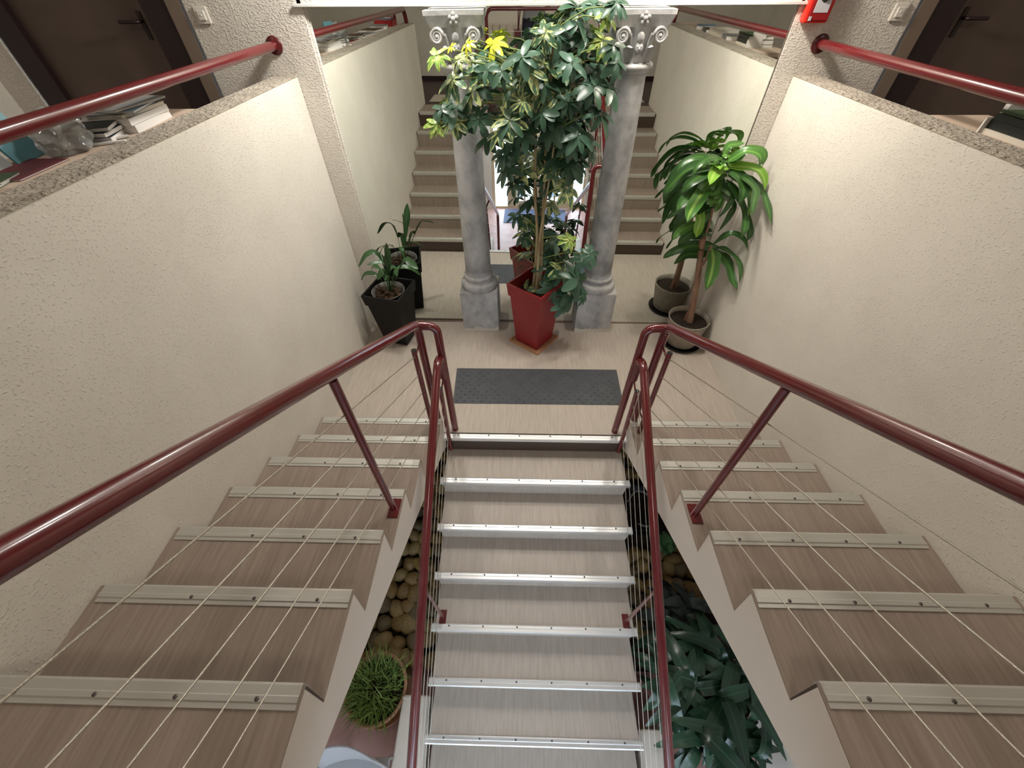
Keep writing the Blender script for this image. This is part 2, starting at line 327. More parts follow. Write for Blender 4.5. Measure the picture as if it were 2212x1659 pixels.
DRAC=[([(1.305, 1.278, 1.552),(1.194, 1.264, 1.604),(1.078, 1.251, 1.617),(0.989, 1.238, 1.57),(0.957, 1.224, 1.499)], 0.036, 'd'),([(1.264, 1.278, 1.53),(1.16, 1.277, 1.547),(1.047, 1.277, 1.519),(0.962, 1.276, 1.413),(0.931, 1.274, 1.337)], 0.073, 'd'),([(1.299, 1.278, 1.499),(1.173, 1.29, 1.497),(1.064, 1.302, 1.441),(0.975, 1.313, 1.355),(0.972, 1.323, 1.256)], 0.063, 'd'),([(1.349, 1.277, 1.494),(1.251, 1.258, 1.479),(1.183, 1.24, 1.413),(1.155, 1.22, 1.315)], 0.066, 'm'),([(1.305, 1.278, 1.407),(1.22, 1.275, 1.359),(1.106, 1.274, 1.28),(1.005, 1.273, 1.171)], 0.071, 'd'),([(1.351, 1.277, 1.273),(1.248, 1.289, 1.261),(1.16, 1.3, 1.199),(1.132, 1.311, 1.104),(1.112, 1.321, 0.971)], 0.084, 'd'),([(1.239, 1.29, 1.426),(1.174, 1.2, 1.375),(1.104, 1.109, 1.313),(1.059, 1.019, 1.261)], 0.081, 's'),([(1.29, 1.29, 1.532),(1.215, 1.187, 1.537),(1.158, 1.084, 1.495)], 0.066, 'b'),([(1.321, 1.29, 1.545),(1.417, 1.261, 1.554),(1.519, 1.233, 1.547),(1.583, 1.204, 1.495),(1.6, 1.157, 1.424)], 0.056, 'b'),([(1.308, 1.29, 1.557),(1.362, 1.28, 1.601),(1.422, 1.27, 1.655),(1.504, 1.26, 1.654),(1.548, 1.25, 1.622),(1.552, 1.24, 1.557)], 0.051, 'm'),([(1.282, 1.29, 1.589),(1.306, 1.317, 1.665),(1.369, 1.343, 1.673),(1.439, 1.37, 1.674)], 0.04, 'm'),([(1.357, 1.277, 1.539),(1.346, 1.29, 1.599),(1.396, 1.302, 1.606),(1.422, 1.315, 1.627)], 0.064, 'b'),([(1.347, 1.277, 1.543),(1.272, 1.258, 1.564),(1.235, 1.239, 1.545),(1.227, 1.219, 1.508)], 0.077, 'b'),([(1.364, 1.29, 1.491),(1.431, 1.245, 1.485),(1.506, 1.2, 1.424),(1.537, 1.155, 1.363),(1.528, 1.11, 1.26)], 0.077, 's'),([(1.363, 1.29, 1.435),(1.425, 1.267, 1.395),(1.518, 1.243, 1.305),(1.585, 1.22, 1.212),(1.6, 1.133, 1.155),(1.6, 1.105, 1.119),(1.6, 1.101, 1.07)], 0.051, 'd'),([(1.435, 1.29, 1.482),(1.509, 1.232, 1.469),(1.599, 1.174, 1.413),(1.6, 1.034, 1.36),(1.6, 0.898, 1.292)], 0.052, 'd'),([(1.311, 1.29, 1.391),(1.373, 1.284, 1.344),(1.476, 1.278, 1.291),(1.476, 1.272, 1.189),(1.436, 1.266, 1.071)], 0.043, 'd'),([(1.25, 1.29, 1.368),(1.314, 1.26, 1.357),(1.349, 1.231, 1.31),(1.317, 1.201, 1.257)], 0.052, 'm'),([(1.219, 1.29, 1.252),(1.243, 1.23, 1.196),(1.227, 1.17, 1.135),(1.205, 1.11, 1.104)], 0.061, 'b'),([(1.304, 1.29, 1.143),(1.184, 1.265, 1.113),(1.115, 1.239, 1.074),(1.076, 1.214, 1.034)], 0.055, 'm'),([(1.432, 1.25, 0.943),(1.447, 1.19, 0.876),(1.446, 1.13, 0.767),(1.423, 1.07, 0.661)], 0.091, 's'),([(1.428, 1.25, 0.981),(1.48, 1.221, 1.069),(1.531, 1.193, 1.099),(1.6, 1.15, 1.069),(1.6, 1.037, 1.035)], 0.037, 'd'),([(1.466, 1.25, 0.932),(1.557, 1.215, 0.863),(1.6, 1.148, 0.81),(1.6, 1.041, 0.765),(1.6, 0.944, 0.751)], 0.071, 'd'),([(1.458, 1.25, 0.954),(1.542, 1.254, 0.936),(1.6, 1.139, 0.916),(1.6, 1.019, 0.891),(1.6, 0.95, 0.793)], 0.034, 'd'),([(1.317, 1.277, 1.586),(1.28, 1.248, 1.591),(1.247, 1.219, 1.613)], 0.018, 'd'),([(1.184, 1.29, 1.557),(1.197, 1.252, 1.585),(1.222, 1.213, 1.565),(1.232, 1.175, 1.561)], 0.027, 'm'),([(1.32, 1.277, 1.435),(1.312, 1.29, 1.374),(1.313, 1.303, 1.331),(1.313, 1.317, 1.287)], 0.049, 'd'),([(1.28, 1.29, 1.413),(1.301, 1.252, 1.383),(1.294, 1.213, 1.344),(1.226, 1.175, 1.332)], 0.07, 'm'),([(1.315, 1.277, 1.223),(1.319, 1.297, 1.127),(1.313, 1.317, 1.028),(1.269, 1.338, 0.981)], 0.069, 'd'),([(1.488, 1.274, 0.947),(1.403, 1.291, 0.942),(1.263, 1.308, 0.931),(1.14, 1.325, 0.862),(1.096, 1.341, 0.803)], 0.066, 'd'),([(1.496, 1.274, 0.924),(1.378, 1.296, 0.875),(1.269, 1.318, 0.848),(1.202, 1.339, 0.749)], 0.067, 'd'),([(1.402, 1.276, 1.038),(1.275, 1.298, 1.063),(1.207, 1.319, 0.983),(1.199, 1.339, 0.901)], 0.064, 'd'),([(1.276, 1.278, 1.494),(1.127, 1.301, 1.477),(1.03, 1.322, 1.42),(0.99, 1.343, 1.332)], 0.064, 'd'),([(1.273, 1.29, 1.613),(1.308, 1.297, 1.619),(1.353, 1.305, 1.589)], 0.044, 'm'),([(1.237, 1.29, 1.593),(1.238, 1.233, 1.575),(1.236, 1.175, 1.561)], 0.049, 'b'),([(1.311, 1.29, 1.524),(1.355, 1.297, 1.522),(1.412, 1.305, 1.498)], 0.046, 'd')]
LILY=[([(-1.267, 1.26, 0.62),(-1.313, 1.24, 0.85),(-1.402, 1.22, 0.894),(-1.505, 1.2, 0.785)], 0.048),([(-1.262, 1.26, 0.643),(-1.248, 1.16, 0.827),(-1.304, 1.12, 0.87),(-1.378, 1.08, 0.867)], 0.037),([(-1.256, 1.26, 0.634),(-1.216, 1.16, 0.878),(-1.188, 1.12, 1.039)], 0.061),([(-1.262, 1.26, 0.643),(-1.247, 1.16, 0.814),(-1.251, 1.12, 0.948)], 0.027),([(-1.251, 1.26, 0.62),(-1.106, 1.16, 0.854),(-1.026, 1.12, 0.868),(-0.967, 1.08, 0.837)], 0.061),([(-1.272, 1.26, 0.634),(-1.284, 1.16, 0.758),(-1.345, 1.12, 0.71)], 0.061),([(-1.254, 1.26, 0.644),(-1.19, 1.16, 0.772),(-1.168, 1.12, 0.743)], 0.041),([(-1.266, 1.26, 0.625),(-1.261, 1.16, 0.722),(-1.28, 1.12, 0.702)], 0.034)]
# ------------------------------------------------------------------ structure
XW = 1.637         # inner face of the stairwell side walls
XO = 1.790         # outer face
XI = 0.7096        # inner edge of the side flights
S1 = {-1: 0.054, 1: 0.0625}; GS = {-1: 0.2876, 1: 0.2831}; HS = 0.165
GC, HC = 0.2903, 0.169
YB = 1.474         # face of the wall round the mirror
YEND = -2.20       # end of the parapets
def side(s): return 'left' if s < 0 else 'right'
def bx(s, x0, x1): return (min(s * x0, s * x1), max(s * x0, s * x1))

b = MB(); b.box(-3.9, 3.9, -4.7, 1.62, LZ - .1, LZ); struct('floor_hall', b, 'terracotta_floor')
b = MB(); b.box(-XW, XW, S1[-1], D, -.17, 0); struct('floor_landing', b, 'lino_light')
b = MB()
for s in (-1, 1):
    x0, x1 = bx(s, XI, XW); b.box(x0, x1, -4.0, S1[s] - 6 * GS[s] - .46, FZ - .20, FZ)
    x0, x1 = bx(s, XO, 3.75); b.box(x0, x1, -4.0, YB, FZ - .20, FZ)
    x0, x1 = bx(s, XW, XO); b.box(x0, x1, -4.0, YEND, FZ - .20, FZ)
b.box(-XI, XI, -4.0, -2.12, FZ - .20, FZ)
struct('floor_upper', b, 'brown_floor')
b = MB(); b.box(-3.9, 3.9, -4.2, 1.62, 3.80, 3.9); struct('ceiling', b, 'ceiling_paint')
for s in (-1, 1):
    b = MB(); x0, x1 = bx(s, XW, XO); b.box(x0, x1, YEND, YB, LZ, 2.035, .006)
    b.box(x0, x1, -4.55, YEND + .01, LZ, FZ - .2)
    struct('wall_stair_' + side(s), b, 'plaster')
    b = MB(); x0, x1 = bx(s, XW + .002, XO + .001); b.box(x0, x1, YEND + .004, YB, 2.030, 2.040, .004); struct('trim_' + ('3' if s < 0 else '4'), b, 'shaded_top_plaster')  # thin added strip that gives the parapet top its shaded colour
    b = MB(); x0, x1 = bx(s, 3.7, 3.85); b.box(x0, x1, -4.1, 1.62, LZ, 3.8); struct('wall_outer_' + side(s), b, 'plaster')
# wall round the mirror, with door openings in the corridors
b = MB()
b.box(-2.21, -1.462, YB, 1.60, LZ, 3.8, .014); b.box(1.497, 2.21, YB, 1.60, LZ, 3.8, .014)
b.box(-1.5, 1.53, YB, 1.60, 2.381, 3.8); b.box(-XW, XW, D + .020, 1.60, LZ, 2.382)
for s in (-1, 1):
    x0, x1 = bx(s, 3.50, 3.85); b.box(x0, x1, YB, 1.60, LZ, 3.8)
    x0, x1 = bx(s, 2.19, 3.51); b.box(x0, x1, YB, 1.60, LZ, FZ); b.box(x0, x1, YB, 1.60, FZ + 2.08, 3.8)
struct('wall_back', b, 'rough_plaster')
b = MB(); b.box(-1.52, 1.55, YB - .022, YB + .002, 2.370, 2.385, .002); struct('trim_1', b, 'trim_white')
b = MB(); b.box(-1.462, 1.497, D - .016, D - .003, 0, .009); struct('trim_2', b, 'frame_tan')
# upper hall and entrance facade
b = MB(); b.box(-3.85, 3.85, -4.10, -3.95, FZ - .2, 3.8); struct('wall_hall', b, 'plaster')
b = MB(); b.box(-3.7, 3.7, -3.95, -3.93, FZ, FZ + .065); struct('baseboard_hall', b, 'frame_dark')
b = MB()
b.box(-3.9, -.90, -4.70, -4.55, LZ, FZ - .2); b.box(1.20, 3.9, -4.70, -4.55, LZ, FZ - .2); b.box(-.91, 1.21, -4.70, -4.55, .72, FZ - .2)
struct('wall_entrance', b, 'smooth_plaster')
b = MB(); b.box(-12, 12, -22, -4.7, LZ - .14, LZ - .04); struct('floor_outside', b, 'pavement')

# corridor doors
for s in (-1, 1):
    d = thing('door_' + ('1' if s < 0 else '2'), (s * 2.88, YB, FZ), 'dark brown flush door in the %s upper corridor beside the wall switch' % side(s), 'door')
    d['kind'] = 'structure'
    y = YB + .055
    b = MB(); x0, x1 = bx(s, 2.475, 3.335); b.box(x0, x1, y, y + .04, FZ + .005, FZ + 2.02); obj('leaf', b, 'wood_brown', d)
    b = MB()
    for xa, xb in ((2.31, 2.475), (3.335, 3.49)):
        x0, x1 = bx(s, xa, xb); b.box(x0, x1, YB + .012, y + .06, FZ, FZ + 2.06)
    x0, x1 = bx(s, 2.31, 3.49); b.box(x0, x1, YB + .012, y + .06, FZ + 2.02, FZ + 2.07)
    obj('door_frame', b, 'frame_dark', d)
    b = MB(); x0, x1 = bx(s, 2.222, 2.31); b.box(x0, x1, YB + .004, y + .06, FZ, FZ + 2.08); obj('architrave', b, 'frame_tan', d)
    b = MB(); x0, x1 = bx(s, 2.52, 2.565); b.box(x0 + .008, x1 - .008, y - .006, y, FZ + 1.06, FZ + 1.20, .002)
    b.tube(round_path([(s * 2.543, y - .005, FZ + 1.15), (s * 2.543, y - .05, FZ + 1.15), (s * 2.66, y - .05, FZ + 1.15)], .02), .009, 10); obj('handle', b, 'frame_dark', d)
    # light switch
    sw = thing('light_switch', (s * 2.105, YB, 2.335), 'white square wall switch beside the %s corridor door' % side(s), 'switch')
    b = MB(); b.box(s * 2.105 - .041, s * 2.105 + .041, YB - .012, YB, 2.294, 2.376, .004); obj('cover_plate', b, 'white_plastic', sw)
    b = MB(); b.box(s * 2.105 - .022, s * 2.105 + .022, YB - .020, YB - .010, 2.312, 2.358, .003); obj('rocker', b, 'white_plastic', sw)
    b = MB(); b.box(s * 2.105 - .004, s * 2.105 + .004, YB - .022, YB - .019, 2.333, 2.341); obj('indicator', b, 'led_lens', sw)
# doors on the outer corridor walls, seen in the mirror
for s in (-1, 1):
    d = thing('door_' + ('3' if s < 0 else '4'), (s * 3.7, -2.2, FZ), 'dark door on the outer wall of the %s corridor, seen in the mirror' % side(s), 'door'); d['kind'] = 'structure'
    y0, y1 = (-2.7, -1.8) if s < 0 else (-2.3, -.9)
    b = MB(); x0, x1 = bx(s, 3.66, 3.699); b.box(x0, x1, y0, y1, FZ, FZ + 2.02); obj('leaf', b, 'wood_brown', d)
    b = MB(); x0, x1 = bx(s, 3.65, 3.699); b.box(x0, x1, y0 - .08, y0, FZ, FZ + 2.1); b.box(x0, x1, y1, y1 + .08, FZ, FZ + 2.1); b.box(x0, x1, y0, y1, FZ + 2.02, FZ + 2.1); obj('door_frame', b, 'frame_dark', d)

# red alarm box
a = thing('alarm_box', (1.603, YB, 2.29), 'red wall box with grey label high on the wall right of the mirror', 'alarm')
b = MB(); b.box(1.538, 1.678, YB - .055, YB, 2.292, 2.50, .006); obj('housing', b, 'alarm_red', a)
b = MB(); b.box(1.550, 1.670, YB - .066, YB - .054, 2.300, 2.492, .005); obj('front_cover', b, 'alarm_dark_red', a)
lab = MB(); lab.box(1.568, 1.650, YB - .0675, YB - .0655, 2.338, 2.47); lo = obj('label_plate', lab, 'label_grey', a)
b = MB(); b.tube(smooth_path([(1.618, YB - .068, 2.465), (1.626, YB - .068, 2.43), (1.620, YB - .068, 2.395), (1.612, YB - .068, 2.392)], 10), .008, 8); b.blob((1.610, YB - .068, 2.40), (.016, .003, .02))
b.tube(smooth_path([(1.588, YB - .068, 2.44), (1.582, YB - .068, 2.41), (1.594, YB - .068, 2.39)], 8), .004, 6); obj('pictogram', b, 'ink', lo)
b = MB(); b.box(1.556, 1.570, YB - .069, YB - .06, 2.303, 2.322); obj('lock', b, 'label_grey', a)

# mirror
b = MB(); t = math.tan(MA); x0, x1 = -1.462, 1.497
vs = [(x0, D - x0 * t, .010), (x1, D - x1 * t, .010), (x1, D - x1 * t, 2.380), (x0, D - x0 * t, 2.380)]
vs += [(x, y + .005, z) for x, y, z in vs]
b.add(vs, [(0, 1, 2, 3), (7, 6, 5, 4), (0, 4, 5, 1), (1, 5, 6, 2), (2, 6, 7, 3), (3, 7, 4, 0)])
mir = obj('wall_mirror', b, 'mirror_glass'); tag(mir, 'large frameless mirror filling the wall behind the landing', 'mirror')

# entrance door of cream joinery, seen in the mirror
e = thing('door_5', (.15, -4.6, LZ), 'cream glazed entrance door with sidelights, seen in the mirror', 'door'); e['kind'] = 'structure'
X = [-.90, -.56, .15, .86, 1.20]
b = MB()
for x in (-.90, -.56, .86, 1.14): b.box(x, x + .06, -4.66, -4.57, LZ, .72)
b.box(-.90, 1.20, -4.66, -4.57, .66, .72); b.box(-.90, 1.20, -4.655, -4.575, .30, .37); b.box(-.84, -.56, -4.655, -4.575, LZ, LZ + .05); b.box(.92, 1.14, -4.655, -4.575, LZ, LZ + .05)
b.box(-.84, -.56, -4.65, -4.58, -.37, -.31); b.box(.92, 1.14, -4.65, -4.58, -.37, -.31)
obj('door_frame', b, 'joinery_cream', e)
for x0, x1 in ((-.50, .175), (.185, .86)):
    b = MB(); b.box(x0, x0 + .16, -4.64, -4.585, LZ + .01, .30); b.box(x1 - .16, x1, -4.64, -4.585, LZ + .01, .30)
    b.box(x0 + .16, x1 - .16, -4.64, -4.585, LZ + .01, LZ + .17); b.box(x0 + .16, x1 - .16, -4.64, -4.585, .18, .30); b.box(x0 + .16, x1 - .16, -4.635, -4.59, -.39, -.31)
    b.box((x0 + x1) / 2 - .018, (x0 + x1) / 2 + .018, -4.635, -4.59, LZ + .17, .18)
    obj('door_leaf', b, 'joinery_cream', e)
    b = MB(); b.box(x0 + .16, x1 - .16, -4.615, -4.610, LZ + .17, .18); obj('pane', b, 'pane_glass', e)
for x0, x1, z0, z1 in ((-.84, -.56, LZ + .05, .30), (.92, 1.14, LZ + .05, .30), (-.84, 1.14, .37, .66)):
    b = MB(); b.box(x0, x1, -4.615, -4.610, z0, z1); obj('pane', b, 'pane_glass', e)
b = MB(); b.box(-.62, .78, -4.52, -3.80, LZ, LZ + .008); tag(obj('entrance_mat', b, 'entrance_mat_blue'), 'blue grey doormat inside the entrance door, seen in the mirror', 'mat')
for px in (-.80, 1.02):
    b = MB(); b.lathe([(.0, -1.392), (.16, -1.392), (.20, -1.0), (.18, -1.0), (.17, -1.05), (0, -1.05)], 24, (px * .45, -5.6)); tag(obj('planter_tub', b, 'blue_plastic'), 'blue tub outside the %s sidelight of the entrance' % ('left' if px < 0 else 'right'), 'tub')

# ------------------------------------------------------------------ staircases
def soffit(y): return -.10 - y * .545
def screws(xs, y, z):
    b = MB()
    for x in xs: b.lathe([(0, z + .002), (.006, z + .0015), (.007, z - .002)], 8, (x, y))
    return b
def nosing_side(s, y, z, x0, x1, parent):
    """aluminium edge strip: ribbed plate on the tread (front edge at +y) with a lip turned down"""
    b = MB(); b.prism_x([(y + .006, z - .028), (y + .008, z + .003), (y + .002, z + .0055), (y - .020, z + .0055), (y - .023, z + .008), (y - .036, z + .008), (y - .040, z + .0045), (y - .052, z + .0045), (y - .053, z), (y + .003, z), (y + .003, z - .028)], x0, x1)
    n = obj('nosing', b, 'aluminium_shaded', parent)
    w = x1 - x0; k = 4 if w < 1.2 else 6; xs = [x0 + w * (i + .5) / k for i in range(k)]
    obj('screws', screws(xs, y - .030, z + .008), 'screw', n)['kind'] = 'stuff'
def nosing_down(y, z, x0, x1, parent):
    b = MB(); b.prism_x([(y - .008, z - .024), (y - .008, z + .003), (y - .002, z + .006), (y + .016, z + .006), (y + .020, z + .0075), (y + .034, z + .0075), (y + .042, z + .003), (y + .042, z), (y - .004, z), (y - .004, z - .024)], x0, x1)
    n = obj('nosing', b, 'aluminium', parent)
    w = x1 - x0; obj('screws', screws([x0 + w * (i + .5) / 6 for i in range(6)], y + .026, z + .0075), 'screw', n)['kind'] = 'stuff'

for s in (-1, 1):
    st = thing('staircase', (s * 1.17, S1[s], 0), '%s flight of wood-toned steps climbing from the landing to the upper floor' % side(s), 'staircase')
    x0, x1 = bx(s, XI, XW - .002)
    poly = []; y = S1[s]; z = 0
    poly.append((y - .006, -.17))
    for j in range(7):
        poly.append((S1[s] - j * GS[s] - .022, j * HS - .006 if j else 0)); poly.append((S1[s] - j * GS[s] - .006, (j + 1) * HS - .006))
    ye = S1[s] - 6 * GS[s] - .46
    poly += [(ye, FZ - .006), (ye, FZ - .20)]
    ys = -(FZ - .20 + .10) / .545
    poly += [(max(ys, ye + .01), FZ - .20), (-.10, soffit(-.10))]
    b = MB(); b.prism_x(poly, x0, x1); obj('stringer', b, 'stringer_plaster', st)
    for j in range(7):
        y = S1[s] - j * GS[s]; z = (j + 1) * HS
        yb = y - GS[s] - .021 if j < 6 else ye
        b = MB(); b.box(x0 + .001, x1 - .001, yb, y + .003, z - .006, z); obj('tread', b, 'lino', st)
        b = MB(); b.prism_x([(y - .022, z - HS), (y - .016, z - HS), (y + .003, z - .006), (y - .006, z - .006)], x0 + .001, x1 - .001)
        obj('riser', b, 'dark_riser' if j in (0, 6) else 'lino', st)
        a0, a1 = (x0, x1 - .006) if s < 0 else (x0 + .006, x1)
        nosing_side(s, y, z, a0 + (.02 if s < 0 else 0), a1 - (.02 if s > 0 else 0), st)

st = thing('staircase', (0, 0, LZ), 'central flight of steps descending from the landing to the entrance hall', 'staircase')
XC = 0.700
top = []
for k in range(1, 8):
    top += [(-(k - 1) * GC + .018, -k * HC - .006), (-k * GC + .006, -k * HC - .006)]
top += [(-7 * GC + .018, LZ)]
b = MB(); b.prism_x([(.052, -.175), (.018, -.175)] + top + [(-6.2 * GC, LZ), (.052, -.36)], -XC, XC); obj('stringer', b, 'stringer_plaster', st)
for k in range(0, 8):
    y = -k * GC; z = -k * HC
    if k:
        b = MB(); b.box(-XC, XC, y - .003, y + GC + .016, z - .006, z); obj('tread', b, 'lino_light', st)
    b = MB(); b.prism_x([(y + .018, z - HC), (y + .012, z - HC), (y - .003, z - .006), (y + .018, z - .006)], -XC, XC); obj('riser', b, 'dark_riser' if k == 0 else 'lino_light', st)
    nosing_down(y, z, -XC - .022, XC + .022, st)

# lino strips and tactile mats
b = MB(); mt = thing('tactile_mat', (.03, .57, 0), 'dark grey rubber mat with raised studs on the landing before the steps', 'mat')
b.prism_z([(-.685, .357), (.748, .362), (.757, .783), (-.700, .778)], 0, .005); obj('mat_sheet', b, 'rubber_mat', mt)
b = MB()
for r in range(11):
    for c in range(20):
        x = -.66 + c * .0715 + (.036 if r % 2 else 0); y = .378 + r * .0375
        if x < .73: b.lathe([(.0105, .005), (.009, .0078), (0, .0084)], 8, (x, y))
so = obj('studs', b, 'rubber_mat', mt); so['kind'] = 'stuff'
for s in (-1, 1):
    b = MB(); x0, x1 = bx(s, .80, 1.60); b.box(x0, x1, -2.77, -2.31, FZ, FZ + .007, .002); tag(obj('tactile_mat', b, 'cream_mat'), 'cream mat on the brown upper floor above the %s flight, seen in the mirror' % side(s), 'mat')
# low plinth walls either side of the foot of the stairs
for s in (-1, 1):
    b = MB(); x0, x1 = bx(s, .735, .935); y0 = -1.49 if s < 0 else -1.64
    b.box(x0, x1, -2.6, y0, LZ, -1.08, .008); tag(obj('plinth_wall', b, 'smooth_plaster'), 'low pale plinth beside the foot of the central steps, %s side' % side(s), 'plinth')

# ------------------------------------------------------------------ balustrades
RR = .0258
def side_rail_z(y, s=0): return 1.072 - .577 * y - s * (.0045 + .0105 * y) * -1
for s in (-1, 1):
    X = s * .748
    hr = thing('side_handrail', (X, .07, HS), 'dark red tubular handrail with wire cables along the inner edge of the %s flight' % side(s), 'handrail')
    zA = 1.055
    path = round_path([(X, -2.00, side_rail_z(-1.965, s)), (X, -1.90, side_rail_z(-1.90, s)), (X, .055, zA + .012), (X, .078, zA - .06), (X, .078, 0.0)], .05)
    b = MB(); b.tube(path, RR, 16); obj('rail', b, 'red_paint', hr)
    XB = s * .632
    b = MB(); b.tube(round_path([(X - s * .005, .078, zA - .012), (XB, .080, zA - .020), (XB, .090, .0)], .065, 8), RR, 16); obj('newel_loop', b, 'red_paint', hr)
    # cable post of thin tube beside the newel
    XE = s * .762
    b = MB(); b.tube([(XE, -.045, .955), (XE, -.040, HS + .004)], .0165, 12, False); b.tube([(XE, -.045, .90), (X, .078, .93)], .007, 8); b.tube([(XE, -.042, .3), (X, .078, .3)], .007, 8); obj('cable_post', b, 'red_paint', hr)
    b = MB(); b.lathe([(.0135, .925), (.0158, .954), (.010, .958), (0, .9585)], 12, (XE, -.045)); obj('cap', b, 'tube_cap', hr)
    # mid post on the fourth tread
    yp = -.905; zt = 4 * HS
    b = MB(); b.tube([(X + s * .004, yp, zt), (X, yp, side_rail_z(yp, s) - .012)], .0165, 12); obj('post', b, 'red_paint', hr)
    b = MB(); b.box(X - .024, X + .030, yp - .052, yp + .050, zt, zt + .007, .002); obj('base_plate', b, 'red_paint', hr)
    b = MB(); b.box(X - .018, X + .018, yp - .04, yp + .10, side_rail_z(yp, s) - .052, side_rail_z(yp, s) - .044)
    for i, dz in enumerate((.190, .345, .500, .651, .792)):
        c = MB(); c.tube([(XE, -.045, side_rail_z(-.045, s) - dz), (X, -1.96, side_rail_z(-1.96, s) - dz)], .0026, 6); obj('cable', c, 'cable_steel', hr)
    # central flight
    XM = s * .640
    def cz(y): return .845 + .5825 * y
    ch = thing('central_handrail', (XM, -.9, -.676), 'dark red tubular handrail with wire cables on the %s side of the central steps' % side(s), 'handrail')
    b = MB(); b.tube(round_path([(XM, -2.56, LZ), (XM, -2.56, cz(-2.52)), (XM, -.03, cz(-.03)), (XM, .055, cz(0) - .035), (XM, .062, .62)], .075, 8), .0255, 16); obj('rail', b, 'red_paint', ch)
    b = MB(); b.tube([(s * .652, -.028, .60), (s * .670, -.012, -.13)], .0160, 12, False); b.tube([(s * .652, -.028, .56), (XM, .06, .63)], .006, 8); obj('cable_post', b, 'red_paint', ch)
    b = MB(); b.lathe([(.013, .575), (.0152, .599), (.010, .603), (0, .6035)], 12, (s * .652, -.028)); obj('cap', b, 'tube_cap', ch)
    yp = -1.085; zt = -4 * HC; xb = s * .652
    b = MB(); b.tube([(xb, yp, zt), (XM + s * .05, yp + .01, cz(yp) - .10), (XM + s * .004, yp, cz(yp))], .0125, 10); obj('post', b, 'red_paint', ch)
    b = MB(); b.box(xb - .024, xb + .024, yp - .05, yp + .05, zt, zt + .006, .002); obj('base_plate', b, 'red_paint', ch)
    for i, dz in enumerate((.16, .30, .44, .58, .72)):
        c = MB(); c.tube([(s * (.654 + .0035 * i), -.027, cz(-.027) - dz - .06), (s * (.66 + .003 * i), -1.085, cz(-1.085) - dz - .06), (s * .66, -2.56, cz(-2.56) - dz * .8)], .0022, 6); obj('cable', c, 'cable_steel', ch)
    # rail above the parapet
    cr = thing('parapet_handrail', (s * 1.722, YB, 2.19), 'thick red handrail above the %s parapet, ending in a round wall flange' % side(s), 'handrail')
    xr = s * 1.722
    b = MB(); b.tube(round_path([(xr, YB, 2.192), (xr, -2.06, 2.180), (xr, -2.12, 2.035)], .07, 6), .0258, 16); obj('rail', b, 'red_paint', cr)
    b = MB()
    vs = []
    for r_, y_ in ((.0225, YB - .012), (.046, YB - .010), (.049, YB - .005), (.049, YB)):
        vs.append([(xr + r_ * math.cos(2 * PI * k / 28), y_, 2.192 + r_ * math.sin(2 * PI * k / 28)) for k in range(28)])
    b.add(sum(vs, []), [(i * 28 + k, i * 28 + (k + 1) % 28, (i + 1) * 28 + (k + 1) % 28, (i + 1) * 28 + k) for i in range(3) for k in range(28)], True); obj('flange', b, 'flange_red_shaded', cr)
# guard rail of the upper floor, seen in the mirror
g = thing('guard_rail', (0.05, -2.06, FZ), 'red tubular guard rail with rounded corners on the upper floor, seen in the mirror', 'railing')
b = MB(); b.tube(round_path([(-.672, -2.06, FZ), (-.672, -2.06, 2.179), (.80, -2.06, 2.179), (.80, -2.06, FZ)], .10, 8), .021, 14); obj('frame', b, 'red_paint', g)
for i in range(5):
    b = MB(); z = FZ + .15 + i * .165; b.tube([(-.672, -2.06, z), (.80, -2.06, z)], .0025, 6); obj('cable', b, 'cable_steel', g)

